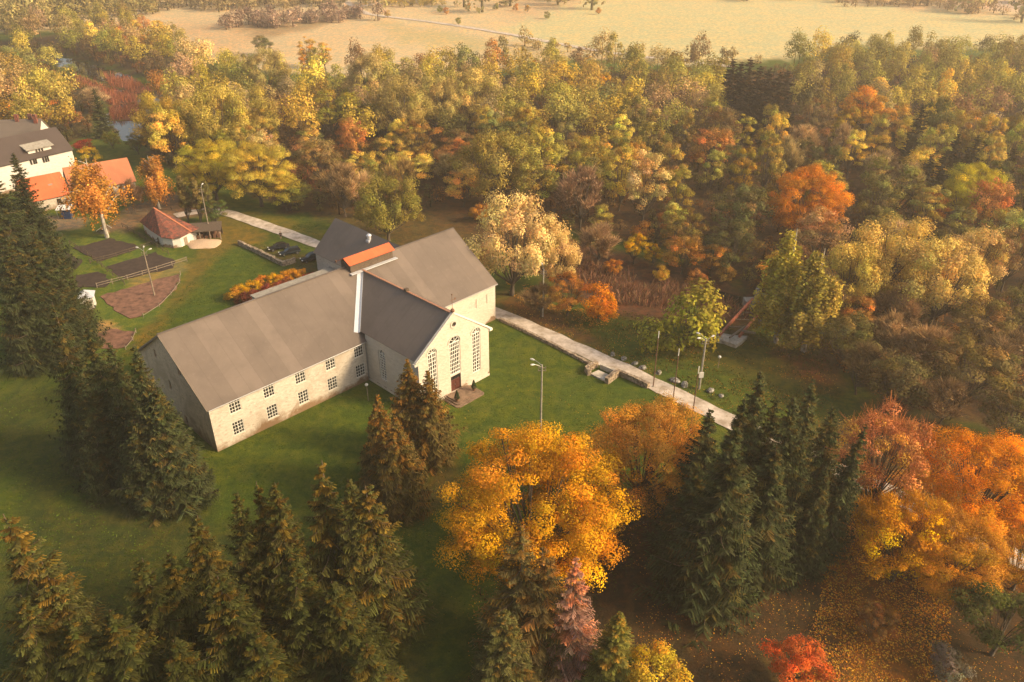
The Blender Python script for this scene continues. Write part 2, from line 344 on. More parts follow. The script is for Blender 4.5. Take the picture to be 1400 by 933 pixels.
lay(mask(PG([(605,600),(640,640),(600,700),(560,720),(500,700),(540,700),(590,650)]), X, Y, 2.5, 1.5, 13), (.10, .065, .025), .75)
lay(mask(PG([(-100,840),(80,700),(400,720),(560,800),(640,980),(-200,980)]), X, Y, 8, 4, 14), (.06, .06, .022), .6)  # same dark olive below the bottom row of spruces
# worn yellowish track on the far lawn, between the garden and the hall
lay(mask(PG([(290,295),(330,300),(370,325),(320,345),(300,352),(285,372),(255,400),(225,440),(200,470),(188,478),(195,450),(235,405),(258,365),(268,345),(300,330)]), X, Y, 3, 2, 15), (.19, .135, .03), .8)
lay(mask(PG([(340,335),(390,362),(380,368),(320,388),(290,420),(240,440),(265,400),(300,360),(325,340)]), X, Y, 2.5, 1.5, 16), (.075, .12, .018), .9)
lay(mask(PG([(310,292),(345,288),(410,305),(450,325),(430,328),(360,305)]), X, Y, 2, 2, 17), (.17, .15, .025), .85)
lay(mask(PG([(335,330),(430,352),(440,378),(405,368),(390,358),(330,332)]), X, Y, 2, 1.5, 18), (.13, .1, .03), .9)
lay(mask(PG([(165,285),(240,265),(300,275),(300,292),(250,300),(190,308),(160,322),(140,318)]), X, Y, 2, 2, 19), (.24, .16, .10), .9)
lay(mask(PG([(60,295),(118,300),(112,312),(70,316)]), X, Y, 1.5, 1, 20), (.32, .24, .16), .9)
lay(mask(PG([(85,335),(160,318),(200,330),(250,350),(256,372),(240,395),(222,425),(190,450),(180,480),(140,490),(90,470),(80,400)]), X, Y, 2, 1.5, 21), (.11, .17, .03), .9)
lay(mask(PG([(120,442),(150,440),(165,450),(150,462),(118,458)]), X, Y, 1, 1, 22), (.5, .33, .15), .9)
lay(mask(PG([(175,378),(255,352),(262,362),(255,372),(180,396)]), X, Y, 1, 1, 23), (.42, .27, .13), .45)
lay(mask(PG([(325,40),(370,30),(470,10),(500,10),(480,22),(420,40),(350,55)]), X, Y, 8, 4, 24), (.30, .22, .12), .8)
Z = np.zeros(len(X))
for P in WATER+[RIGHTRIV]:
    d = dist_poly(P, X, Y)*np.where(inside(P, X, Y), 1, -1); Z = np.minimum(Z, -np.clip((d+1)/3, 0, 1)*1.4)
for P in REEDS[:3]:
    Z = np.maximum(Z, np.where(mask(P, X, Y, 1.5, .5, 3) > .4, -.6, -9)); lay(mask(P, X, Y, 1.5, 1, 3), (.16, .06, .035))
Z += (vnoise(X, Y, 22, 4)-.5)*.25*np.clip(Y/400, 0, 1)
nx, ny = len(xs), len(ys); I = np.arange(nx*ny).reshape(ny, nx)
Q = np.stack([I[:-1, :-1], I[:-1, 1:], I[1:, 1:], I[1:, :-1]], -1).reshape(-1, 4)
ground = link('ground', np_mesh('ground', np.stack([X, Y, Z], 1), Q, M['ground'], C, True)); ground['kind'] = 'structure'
for i, P in enumerate(WATER+[RIGHTRIV]):
    bm = bmesh.new(); c_ = P.mean(0)
    vs_ = [bm.verts.new((p[0], p[1], -.85)) for p in P]; bm.faces.new(vs_); bmesh.ops.triangulate(bm, faces=bm.faces[:])
    me = bpy.data.meshes.new('river_water'); bm.to_mesh(me); me.materials.append(M['water']); o = link('river_water', me); o['kind'] = 'structure'
def strip(name, pts, wd, z, mat, kind='structure', jit=0, n=None):
    """smooth ribbon through world points"""
    P = [np.array(p[:2]) for p in pts]; out = []
    for i in range(len(P)-1):
        p0 = P[max(i-1, 0)]; p1 = P[i]; p2 = P[i+1]; p3 = P[min(i+2, len(P)-1)]; k = max(3, int(np.linalg.norm(p2-p1)/2.5))
        for j in range(k):
            s = j/k; out.append(.5*((2*p1)+(p2-p0)*s+(2*p0-5*p1+4*p2-p3)*s*s+(3*p1-p0-3*p2+p3)*s**3))
    out.append(P[-1]); out = np.array(out); d = np.gradient(out, axis=0); d /= np.linalg.norm(d, axis=1)[:, None]; nn = np.stack([-d[:, 1], d[:, 0]], 1)
    k = len(out); a = rng.normal(0, jit, k); b_ = rng.normal(0, jit, k)
    L = out+nn*(wd/2+a)[:, None]; R = out-nn*(wd/2+b_)[:, None]
    V = np.concatenate([np.c_[L, np.full(k, z)], np.c_[R, np.full(k, z)]]); ii = np.arange(k-1)
    me = np_mesh(name, V, np.stack([ii+k, ii+k+1, ii+1, ii], 1), mat); o = link(name, me)
    if kind: o['kind'] = kind
    return o, out
road, road_line = strip('road', [G(*p) for p in [(240,296),(275,289),(306,291),(345,303),(430,333),(560,384),(685,431),(760,464),(850,505),(940,548),(990,573),(1100,622),(1250,692),(1330,735),(1500,815)]], 3.5, .13, M['road'], jit=.13)
strip('far_road', [G(*p) for p in [(440,-12),(470,-2),(478,6),(500,18),(520,22),(600,32),(700,48),(800,67),(880,78),(935,83),(1000,92)]], 4.5, .2, M['road'], jit=.2)
strip('far_track', [G(*p) for p in [(470,14),(500,8),(520,5)]], 4, .18, M['road'], jit=.2)
def sheet(name, px, z, mat, kind='structure', thick=.12, rag=.25):
    P = PG(px); out = []
    for i in range(len(P)):
        a, b_ = P[i], P[(i+1) % len(P)]; k = max(2, int(np.linalg.norm(b_-a)/1.2))
        for j in range(k): out.append(a+(b_-a)*j/k+rng.normal(0, rag, 2)*(j > 0))
    mb = MB(); k = len(out); c_ = np.mean(out, 0)
    mb.slab([(p[0], p[1], z) for p in out], thick); o = mb.build(name, mat)
    if kind: o['kind'] = kind
    return o

# ------------------------------------------------------------------ vegetation generators (numpy)
def rand_dirs(r, n, zmin=-1.):
    z = r.uniform(zmin, 1, n); a = r.uniform(0, 2*math.pi, n); s = np.sqrt(1-z*z); return np.stack([s*np.cos(a), s*np.sin(a), z], 1)
def quads(c, nrm, size, r, aspect=.62):
    """leaf shaped quads"""
    n = len(c); nrm = nrm/np.maximum(np.linalg.norm(nrm, axis=1), 1e-6)[:, None]
    ref = rand_dirs(r, n); a = np.cross(nrm, ref); a /= np.maximum(np.linalg.norm(a, axis=1), 1e-6)[:, None]; b_ = np.cross(nrm, a)
    s = np.asarray(size)[:, None] if np.ndim(size) else size
    bend = nrm*s*.12
    V = np.stack([c-a*s*.5-bend, c+b_*s*aspect*.5, c+a*s*.5-bend, c-b_*s*aspect*.5], 1).reshape(-1, 3)
    return V, np.arange(4*n).reshape(-1, 4)
def jit_tint(r, n, base, lum=.18, hue=.08):
    k = np.exp(r.normal(0, lum, n))[:, None]; h = 1+r.normal(0, hue, (n, 3)); return base*k*h
def make_tubes(paths, rads, n=6):
    Vs, Qs, b0 = [], [], 0; an = np.arange(n)*2*math.pi/n
    for P, R in zip(paths, rads):
        P = np.asarray(P, float); d = np.gradient(P, axis=0); d /= np.linalg.norm(d, axis=1)[:, None]+1e-9
        ref = np.array([1., .2, 0]) if abs(d[0, 2]) > .7 else np.array([0, 0, 1.]); a = np.cross(d, ref); a /= np.linalg.norm(a, axis=1)[:, None]+1e-9; b_ = np.cross(d, a)
        ring = P[:, None]+(a[:, None]*np.cos(an)[None, :, None]+b_[:, None]*np.sin(an)[None, :, None])*np.asarray(R)[:, None, None]
        k = len(P); Vs.append(ring.reshape(-1, 3)); i, j = np.meshgrid(np.arange(k-1), np.arange(n), indexing='ij')
        Qs.append((np.stack([i*n+j, i*n+(j+1) % n, (i+1)*n+(j+1) % n, (i+1)*n+j], -1).reshape(-1, 4))+b0); b0 += k*n
    return np.concatenate(Vs), np.concatenate(Qs)
def crown_pts(r, Wd, H, ncl, cr, z0=.3, shape='round'):
    """clump centres on the crown of a tree Wd wide and H high; crown starts at z0*H"""
    out = []; zc = H*(z0+(1-z0)*.5); hz = H*(1-z0)*.5
    lobes = [(r.uniform(0, 6.28), r.uniform(.05, .22)) for _ in range(4)]
    tries = 0
    while len(out) < ncl and tries < 4000:
        tries += 1
        d = rand_dirs(r, 1, -.75)[0]; k = r.uniform(.35, 1)**.5
        az = math.atan2(d[1], d[0]); lob = 1+sum(a*math.cos((i+1)*az+p) for i, (p, a) in enumerate(lobes))*.45
        if shape == 'dome': prof = math.cos(max(0, d[2]-.1)*.6)
        else: prof = 1
        p = np.array([d[0]*Wd*.5*k*lob*prof, d[1]*Wd*.5*k*lob*prof, zc+d[2]*hz*k*(1 if shape != 'dome' else .95)])
        p[:2] *= (1-cr/Wd*1.0); p[2] = min(p[2], H-cr*.5)
        if all(np.linalg.norm(p-q) > cr*.62 for q, _ in out): out.append((p, cr*r.uniform(.6, 1.35)))
    return out
def tree_broad(seed, Wd=10, H=12, ncl=34, cr=1.7, nleaf=6000, leaf=.4, z0=.25, bare=.0, lum=.2, hue=.07, weep=0., trunk_r=.22, two_tone=None, up=.5):
    r = np.random.default_rng(seed); cl = crown_pts(r, Wd, H, ncl, cr, z0); tot = sum(q**2 for _, q in cl)
    Vs, Qs, Ts, b0 = [], [], [], 0
    for p, q in cl:
        n = max(6, int(nleaf*q*q/tot)); d = rand_dirs(r, n, -.55 if weep == 0 else -.8); rad = q*(r.uniform(.25, 1.12, n)**.55)
        # sub-lumps give the clump a broken outline
        lump = rand_dirs(r, 7, -.3); dot = np.max(d@lump.T, axis=1); rad *= .55+.55*np.clip(dot, 0, 1)**3
        c = p+d*rad[:, None]*np.array([1, 1, .8])
        if weep: c[:, 2] -= r.uniform(0, 1, n)**2*weep*q*np.linalg.norm(d[:, :2], axis=1)
        nr = d*1.25+np.array([0, 0, up])+r.normal(0, .3, (n, 3))
        V, Qd = quads(c, nr, leaf*r.uniform(.6, 1.25, n), r)
        base = np.exp(r.normal(0, lum))*(1+r.normal(0, hue, 3))
        if two_tone is not None and r.random() < two_tone[1]: base = base*np.array(two_tone[0])
        T = jit_tint(r, n, base[None, :], .16, .05)
        Vs.append(V); Qs.append(Qd+b0); Ts.append(np.repeat(T, 4, 0)); b0 += len(V)
    if bare:   # fine upright twigs, slivers of bark colour
        for p, q in cl:
            n = max(6, int(bare*q*q/tot)); o_ = p-np.array([0, 0, H*z0*.8]); o_ = o_/np.linalg.norm(o_); d = rand_dirs(r, n, -.4)*.8+o_*.75+np.array([0, 0, .22]); d /= np.linalg.norm(d, axis=1)[:, None]
            s = p+rand_dirs(r, n)*q*.55*r.uniform(0, 1, (n, 1)); L = q*r.uniform(.5, 1.5, n)[:, None]; e = s+d*L
            sd_ = np.cross(d, rand_dirs(r, n)); sd_ /= np.linalg.norm(sd_, axis=1)[:, None]+1e-6; wv_ = leaf*.13
            tb_ = np.exp(r.normal(0, .3))
            V = np.stack([s-sd_*wv_, s+sd_*wv_, e+sd_*wv_*.35, e-sd_*wv_*.35], 1).reshape(-1, 3)
            T = jit_tint(r, n, np.array([[1., .95, .9]])*(tb_ if bare > 3000 else .8), .3, .04)
            Vs.append(V); Qs.append(np.arange(4*n).reshape(-1, 4)+b0); Ts.append(np.repeat(T, 4, 0)); b0 += len(V)
    fol = np_mesh('crown', np.concatenate(Vs), np.concatenate(Qs), M['leaf'], np.concatenate(Ts))
    # trunk with limbs
    fork = np.array([r.normal(0, .2), r.normal(0, .2), H*max(z0, .12)*.9]); paths = [[(0, 0, -.3), (fork[0]*.3, fork[1]*.3, fork[2]*.5), fork, fork*[1, 1, 1]+[0, 0, H*.12]]]
    rads = [[trunk_r*1.35, trunk_r, trunk_r*.85, trunk_r*.5]]
    for p, q in cl[:min(len(cl), 26)]:
        m_ = fork+(p-fork)*.5+np.array([0, 0, -.08*H*r.random()])+r.normal(0, .2, 3); paths.append([fork+r.normal(0, .08, 3), m_, p]); rr = trunk_r*r.uniform(.28, .55); rads.append([rr, rr*.6, rr*.2])
        for _ in range(2): 
            e = p+rand_dirs(r, 1, 0)[0]*q*.9; paths.append([m_, m_*.4+p*.6*1.0+(e-p)*.35, e]); rads.append([rr*.4, rr*.25, rr*.08])
    V, Qd = make_tubes(paths, rads, 5); tr = np_mesh('trunk', V, Qd, M['bark'], None, True)
    return fol, tr, Wd, H
def tree_weep(seed, Wd=9, H=13, nstr=420, leaf=.3, col_=False, narrow=1.):
    """birch with hanging strands"""
    r = np.random.default_rng(seed); Vs, Qs, Ts, b0 = [], [], [], 0; paths = [[(0, 0, -.3), (.15, .1, H*.3), (.1, -.1, H*.65), (0, 0, H*.97)]]; rads = [[.24, .18, .1, .03]]
    nb = 30
    for i in range(nb):
        z = H*r.uniform(.22, .9); a = r.uniform(0, 6.28); L = Wd*.5*(1-(z/H-.2)*.95)*r.uniform(.55, 1.05)*narrow; d = np.array([math.cos(a), math.sin(a), 0])
        s = np.array([0, 0, z]); e = s+d*L+[0, 0, L*.75]; mid = s+d*L*.6+[0, 0, L*.6]; paths.append([s, mid, e]); rads.append([.07, .04, .015])
        ns = int(nstr/nb*r.uniform(.6, 1.4)); base = np.exp(r.normal(0, .2))*(1+r.normal(0, .06, 3))
        for _ in range(ns):
            t_ = r.uniform(.15, 1.05); st = s+(mid-s)*min(1, t_*1.6)+(e-mid)*max(0, t_-.6)*2.5+r.normal(0, .35*Wd/9, 3); drop = r.uniform(.06, .26)*H; k = int(7+drop*5)
            u = np.linspace(0, 1, k)[:, None]; sway = r.normal(0, .25, 3); c = st+sway*u*[1, 1, 0]+np.array([0, 0, -1.])*drop*u+d*u*.25+r.normal(0, .12, (k, 3)); c[:, 2] = np.maximum(c[:, 2], .6)
            nr = np.tile(d, (k, 1))+r.normal(0, .6, (k, 3))+[0, 0, .25]; V, Qd = quads(c, nr, leaf*r.uniform(.6, 1.3, k), r, .6); T = jit_tint(r, k, base[None], .2, .05)
            Vs.append(V); Qs.append(Qd+b0); Ts.append(np.repeat(T, 4, 0)); b0 += len(V)
    fol = np_mesh('crown', np.concatenate(Vs), np.concatenate(Qs), M['leaf'], np.concatenate(Ts)); V, Qd = make_tubes(paths, rads, 6)
    return fol, np_mesh('trunk', V, Qd, M['birch_bark'], None, True), Wd, H
def tree_spruce(seed, Wd=9, H=24, lev=46, per=8, tw=13, width=.2, droop=.35, thin=0., gold=.25, zb=.06, dead=0., bulge=.0):
    r = np.random.default_rng(seed); Vs, Ts = [], []; paths = [[(0, 0, -.3), (0, 0, H*.5), (r.normal(0, .15), r.normal(0, .15), H)]]; rads = [[.34*H/24, .2*H/24, .02]]
    azr = r.uniform(.8, 1.2, 12)
    for i in range(lev):
        z = H*(zb+(1-zb)*(i+r.uniform(-.3, .3))/lev); z = min(z, H*.992); fz = 1-(z/H)
        R0 = Wd*.5*(fz**.82*(1+bulge*math.sin(math.pi*min(1, fz)))+.015); nb = max(4, int(per*(.55+.6*fz)+r.random()))
        for k in range(nb):
            if r.random() < thin: continue
            a = r.uniform(0, 6.28); zk = z; R = R0*r.uniform(.62, 1.12)*azr[int(a/6.2832*12) % 12]*(1.25 if r.random() < .06 else 1); d = np.array([math.cos(a), math.sin(a), 0]); sdv = np.array([-d[1], d[0], 0])
            dr = droop*(.5+.9*fz)*r.uniform(.7, 1.3); base = np.exp(r.normal(0, .22))*(1+r.normal(0, .05, 3))
            if r.random() < gold*(1.15-fz): base = base*np.array([1.75, 1.15, .8])
            zk = max(.2, min(H*.99, z+r.uniform(-.55, .55)*H/lev*1.6))
            def P(s): return np.array([0, 0, zk])+d*R*s+np.array([0, 0, 1.])*R*(-dr*math.sin(s*2.2)*.9+.32*dr*s*s*1.6)
            if k % 3 == 0 and R > .8: paths.append([P(0), P(.5), P(.95)]); rads.append([.05*R/3, .035*R/3, .01])
            n = max(3, int(tw*(.3+.7*R/(Wd*.5)))); ss = np.linspace(.12, 1, n)
            for s in ss:
                c = P(s); L = (.10+.34*(1-s)**.7*(s**.3))*R*r.uniform(.7, 1.2)+.12
                for sg in (-1, 1):
                    out = d*(.75)+sdv*sg*r.uniform(.55, 1.); out /= np.linalg.norm(out); e = c+out*L+np.array([0, 0, -L*r.uniform(.15, .75)])
                    wv_ = np.cross(out, [0, 0, 1.])*width*r.uniform(.35, .7)+np.array([0, 0, 1.])*width*r.uniform(-.25, .25)
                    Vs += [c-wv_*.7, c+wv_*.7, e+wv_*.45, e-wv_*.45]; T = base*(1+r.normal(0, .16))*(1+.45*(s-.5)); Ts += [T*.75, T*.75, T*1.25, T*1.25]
            # a drooping curtain under the branch
            for s in ss[::2]:
                c = P(s); L = r.uniform(.15, .5)*(.4+R*.16); wv_ = d*width*1.1; e = c+np.array([0, 0, -L])+sdv*r.normal(0, .1)
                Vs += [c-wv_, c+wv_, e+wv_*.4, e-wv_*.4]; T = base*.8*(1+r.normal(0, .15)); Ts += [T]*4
    V = np.array(Vs); T = np.clip(np.array(Ts), 0, 5); fol = np_mesh('crown', V, np.arange(len(V)).reshape(-1, 4), M['leaf'], T)
    V, Qd = make_tubes(paths, rads, 5); return fol, np_mesh('trunk', V, Qd, M['spruce_bark'], None, True), Wd, H

K = {}
K['maple'] = [tree_broad(11, 20, 19, 210, 1.55, 110000, .205, .14, lum=.24, hue=.07, trunk_r=.45, two_tone=((.9, .72, .9), .25)),
              tree_broad(12, 16, 17, 130, 1.5, 64000, .205, .14, 0, lum=.2, hue=.05, trunk_r=.4, two_tone=((1.25, 1.15, .9), .3)),
              tree_broad(13, 16, 16, 90, 1.5, 20000, .27, .14, 2500, lum=.22, hue=.06, trunk_r=.35, two_tone=((1.1, 1.5, .8), .3))]
K['willow'] = [tree_broad(20+i, 14, 13, 46+5*i, 1.7, 21000, .29, .14, 0, lum=.2, hue=.05, weep=.5, trunk_r=.35) for i in range(3)]
K['broad'] = [tree_broad(30+i, 10, 12.5+i % 3, 34+5*i, 1.35, 8500, .32, .16, 0, lum=.22, hue=.07, two_tone=((1.25, .95, .8), .25)) for i in range(5)]
K['tall'] = [tree_broad(40+i, 7, 14, 30, 1.1, 6000, .3, .18, 0, lum=.22, hue=.07, trunk_r=.18, two_tone=((1.2, .95, .8), .25)) for i in range(4)]
K['bare'] = [tree_broad(50+i, 9, 12.5, 22, 1.8, 900, .36, .2, 4200, lum=.2, hue=.05, trunk_r=.2) for i in range(3)]
K['shrub'] = [tree_broad(60+i, 5, 4, 22, .9, 3600, .24, .02, 0, lum=.2, hue=.06, trunk_r=.07) for i in range(3)]
K['birch'] = [tree_weep(70, 9, 13, 700, .3), tree_weep(71, 7, 14, 650, .28)]
K['column'] = [tree_weep(72, 6.5, 17, 1000, .34, narrow=.85)]
K['poplar'] = [tree_broad(73, 3, 11, 26, .8, 4200, .3, .03, 1200, lum=.25, hue=.08, trunk_r=.14)]
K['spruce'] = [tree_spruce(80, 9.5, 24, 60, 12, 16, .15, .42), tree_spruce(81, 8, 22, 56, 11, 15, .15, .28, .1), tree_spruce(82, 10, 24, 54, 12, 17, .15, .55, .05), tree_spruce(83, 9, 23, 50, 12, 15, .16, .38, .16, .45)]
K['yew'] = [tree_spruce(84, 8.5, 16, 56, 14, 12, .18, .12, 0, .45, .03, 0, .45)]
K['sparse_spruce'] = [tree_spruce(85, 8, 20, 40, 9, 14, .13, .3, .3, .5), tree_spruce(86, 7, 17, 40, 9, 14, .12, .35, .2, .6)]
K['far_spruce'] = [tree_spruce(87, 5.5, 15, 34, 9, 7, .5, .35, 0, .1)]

for k_ in K:      # real extent of each crown, so that a tree asked for at a width has it
    for i_, (f_, t_, w0_, h0_) in enumerate(K[k_]):
        a_ = np.empty(len(f_.vertices)*3, np.float32); f_.vertices.foreach_get('co', a_); a_ = a_.reshape(-1, 3); K[k_][i_] = (f_, t_, float(np.percentile(np.hypot(a_[:, 0], a_[:, 1]), 96.5))*2, float(np.percentile(a_[:, 2], 99.8)))

OLIVE = (.32, .265, .06); GOLD = (.48, .35, .07); PALE = (.50, .385, .13); BROWN = (.28, .18, .075); DKGREEN = (.16, .15, .045)
YELLOW = (.60, .36, .022); ORANGE = (.56, .185, .022); RED = (.45, .10, .03); YGREEN = (.40, .36, .045); SPR = (.046, .054, .023); TAN = (.42, .29, .12); GREYB = (.36, .25, .13)
PLACED = []    # x, y, radius, px, py, short name
def put(kind, x, y, Wd, H, color, label, short=None, group=None, name=None, var=None, trunkcol=None, z=0, rz=None, cat='tree', tilt=None):
    ms = K[kind]; fol, tr, w0, h0 = ms[(var if var is not None else random.randrange(len(ms))) % len(ms)]
    nm = name or {'maple': 'maple_tree', 'willow': 'willow_tree', 'broad': 'broadleaf_tree', 'tall': 'broadleaf_tree', 'bare': 'leafless_tree', 'shrub': 'shrub', 'birch': 'birch_tree', 'column': 'birch_tree', 'poplar': 'columnar_tree', 'spruce': 'spruce_tree', 'yew': 'conifer_tree', 'sparse_spruce': 'spruce_tree', 'far_spruce': 'spruce_tree'}[kind]
    e = empty(nm, (x, y, z), random.uniform(0, 6.28) if rz is None else rz, label, cat, group)
    if tilt: e.rotation_euler = (tilt[0], tilt[1], e.rotation_euler.z)
    e.scale = (Wd/w0, Wd/w0, H/h0); f = link('crown', fol, e); f.color = (*color, 1); link('trunk', tr, e)
    px, py, _ = to_px(x, y, H*.6); PLACED.append([x, y, Wd/2, px, py, short, e]); return e
def crown_at(kind, cx, cy, wpx, ratio, color, label, short=None, fc=.58, **kw):
    Wd = 8.
    for _ in range(8):
        z = fc*ratio*Wd; p = G(cx, cy, z); d = to_px(p.x, p.y, z)[2]; Wd = wpx*d/F_PX
    return put(kind, p.x, p.y, Wd, ratio*Wd, color, label, short, **kw)
def tip_at(kind, cx, cy, H, Wd, color, label, short=None, **kw):
    p = G(cx, cy, H); return put(kind, p.x, p.y, Wd, H, color, label, short, **kw)

# ------------------------------------------------------------------ the stone hall
OX, OY, AZ = -41.9342, 90.1866, 0.7713
UL, WW, HE, HR, PP, W2, HE2, HR2, LT = 26.73, 22.37, 7.53, 14.84, 13.06, 14.63, 8.69, 14.05, 55.75
hall = empty('stone_hall', (OX, OY, 0), math.pi/2-AZ, 'long pale stone hall with grey roofs and a front wing with arched windows', 'building')
HM = Matrix.Translation((OX, OY, 0)) @ Matrix.Rotation(math.pi/2-AZ, 4, 'Z'); HI = HM.inverted()
udir = Vector((math.sin(AZ), math.cos(AZ), 0)); vdir = Vector((-math.cos(AZ), math.sin(AZ), 0))
def L2(px, py, axis_, val):
    """picture point -> hall coordinates on the plane u=val or v=val or z=val"""
    if axis_ == 'z': return HI @ G(px, py, val)
    n = udir if axis_ == 'u' else vdir; p = HM @ (Vector((val, 0, 0)) if axis_ == 'u' else Vector((0, val, 0)))
    return HI @ on_plane(px, py, p, n)
def arch_loop(c, w, zb, zt, n=8):
    """opening outline (a, z) with a round head"""
    r = w/2; pts = [(c-r, zb), (c+r, zb), (c+r, zt-r)]
    pts += [(c+r*math.cos(t_), zt-r+r*math.sin(t_)) for t_ in [math.pi*k/n for k in range(1, n)]] + [(c-r, zt-r)]
    return pts
def rect_loop(c, w, zb, zt): return [(c-w/2, zb), (c+w/2, zb), (c+w/2, zt), (c-w/2, zt)]
def circ_loop(c, z, r, n=16): return [(c+r*math.cos(2*math.pi*k/n), z+r*math.sin(2*math.pi*k/n)) for k in range(n)]
def wall_panel(name, outline, holes, frame, depth, mat, parent):
    """frame(a, z, d) -> 3D point, d is depth behind the face"""
    bm = bmesh.new(); edges = []
    def loop(pts):
        vs_ = [bm.verts.new(frame(a, z, 0)) for a, z in pts]; es = [bm.edges.new((vs_[i], vs_[(i+1) % len(vs_)])) for i in range(len(vs_))]; edges.extend(es); return vs_
    o = loop(outline); hl = [loop(h) for h in holes]
    bmesh.ops.triangle_fill(bm, use_beauty=True, use_dissolve=False, edges=edges)
    for h, pts in zip(hl, holes):
        back = [bm.verts.new(frame(a, z, depth)) for a, z in pts]; k = len(h)
        for i in range(k): bm.faces.new((h[i], h[(i+1) % k], back[(i+1) % k], back[i]))
    n0 = (Vector(frame(0, 0, -1))-Vector(frame(0, 0, 0)))
    bmesh.ops.recalc_face_normals(bm, faces=bm.faces[:])
    me = bpy.data.meshes.new(name); bm.to_mesh(me); bm.free(); me.materials.append(mat); return link(name, me, parent)
def bars_window(frame, c, w, zb, zt, depth, nv, nh, parent, arched=False, fan=False, mat='white_paint', fw=.11, mw=.06, label=None, louver=False):
    """window = frame mesh (part) with pane (sub-part)"""
    mb = MB(); V = lambda a, z, d: Vector(frame(a, z, d)); out = (V(0, 0, -1)-V(0, 0, 0))
    def bar(a0, z0, a1, z1, wd, dd=.0):
        p = V(a0, z0, depth-.08-dd); q = V(a1, z1, depth-.08-dd); mb.bar(p, q, .06, wd, up=(q-p).cross(out).normalized())
    r = w/2; zt_ = zt-r if arched else zt
    bar(c-r+fw/2, zb, c-r+fw/2, zt_, fw); bar(c+r-fw/2, zb, c+r-fw/2, zt_, fw); bar(c-r+fw, zb+fw/2, c+r-fw, zb+fw/2, fw)
    if not arched: bar(c-r+fw, zt-fw/2, c+r-fw, zt-fw/2, fw)
    for i in range(1, nv): x = c-r+w*i/nv; bar(x, zb+fw, x, zt_-(fw if not arched else 0), mw if i % 2 or nv != 4 else mw*1.8, .012)
    for j in range(1, nh): z = zb+(zt_-zb)*j/nh; bar(c-r+fw, z, c+r-fw, z, mw, .024)
    if arched:
        bar(c-r+fw, zt_, c+r-fw, zt_, fw*1.2, .03); k = 10
        for i in range(k):
            a, b_ = math.pi*i/k, math.pi*(i+1)/k; R = r-fw/2
            bar(c+R*math.cos(a), zt_+R*math.sin(a), c+R*math.cos(b_), zt_+R*math.sin(b_), fw, .003*(i % 2))
        for a in (.25, .5, .75): bar(c, zt_+.1, c+(r-fw)*math.cos(math.pi*a), zt_+(r-fw)*math.sin(math.pi*a), mw, .015)
    fo = mb.build('window', M[mat], parent)
    pts = arch_loop(c, w, zb, zt) if arched else rect_loop(c, w, zb, zt)
    if louver:
        ml = MB(); k = int((zt-zb)/.16)
        for j in range(k): p = V(c-r+fw, zb+.1+j*.16, depth-.06); q = V(c+r-fw, zb+.1+j*.16, depth-.06); ml.bar(p, q, .04, .12, up=(q-p).cross(out).normalized())
        ml.build('louver', M['stone_trim'], fo)
    pm = MB(); pm.add([frame(a, z, depth-.03) for a, z in pts], [tuple(range(len(pts)))]); pm.build('pane', M['glass'], fo)
    if label: fo['label'] = label
    return fo
front = lambda a, z, d: (a, d, z)                 # v = 0 wall, faces -v
wingf = lambda a, z, d: (a, -PP+d, z)
gable = lambda a, z, d: (d, a, z)                 # u = 0 wall, faces -u ; a = v
wleft = lambda a, z, d: (UL+d, a, z)              # front wing left wall
wright = lambda a, z, d: (UL+W2-d, a, z)
rend = lambda a, z, d: (LT-d, a, z)
back = lambda a, z, d: (a, WW-d, z)
# long wall windows read off the picture
up_px = [(320, 550), (366.7, 530.6), (409.7, 510.5), (450.9, 492.2), (489.7, 475.7)]; lo_px = [(326.3, 585.4), (372.5, 563.7), (415, 543.1), (454.5, 523.5), (492.7, 505.4)]
wins = []
for p in up_px: q = L2(*p, 'v', 0); wins.append((q.x, 1.35, q.z-.85, q.z+.85))
for p in lo_px: q = L2(*p, 'v', 0); wins.append((q.x, 1.35, q.z-.9, q.z+.9))
zu = sum(w_[2]+w_[3] for w_ in wins[:5])/10; zl = sum(w_[2]+w_[3] for w_ in wins[5:])/10
wins = [(w_[0], 1.75, (min(zu, HE-1.4) if i < 5 else zl)-1.1, (min(zu, HE-1.4) if i < 5 else zl)+1.1) for i, w_ in enumerate(wins)]; print('wz', zu, zl)
rw = [L2(x, y, 'v', 0) for x, y in ((646, 417.9), (660.6, 411.3))]
rwins = [(q.x, 2.0, q.z-.95, q.z+.95) for q in rw]
wall_panel('wall', [(0, 0), (UL, 0), (UL, HE-.02), (0, HE-.02)], [rect_loop(*w_) for w_ in wins], front, .16, M['plaster'], hall)
wall_panel('wall', [(UL+W2, 0), (LT, 0), (LT, HE-.02), (UL+W2, HE-.02)], [rect_loop(*w_) for w_ in rwins], front, .3, M['clean_plaster'], hall)
for i, w_ in enumerate(wins): bars_window(front, *w_, .16, 4, 4, hall, fw=.08, mw=.045)
for w_ in rwins: bars_window(front, *w_, .2, 1, 1, hall, mat='stone_trim', louver=True)
for c, w_, zb, zt in wins+rwins: MB().box(c-w_/2-.1, c+w_/2+.1, -.07, .1, zb-.14, zb-.003).build('window_sill', M['stone_trim'], hall)
gx = [((212, 483.7), .8, 1.5), ((244.7, 507.7), .9, 1.7), ((233, 527.1), .75, 1.7), ((255.4, 576.3), .9, 1.9)]
gw = []
for p, w_, h_ in gx: q = L2(*p, 'u', 0); gw.append((max(.8, min(WW-.8, q.y)), w_, max(.3, q.z-h_/2), q.z+h_/2))
wall_panel('gable_wall', [(0, 0), (WW, 0), (WW, HE-.02), (WW/2, HR-.05), (0, HE-.02)], [rect_loop(*w_) for w_ in gw], gable, .35, M['gable_stone'], hall)['label'] = 'shaded brownish stone gable'
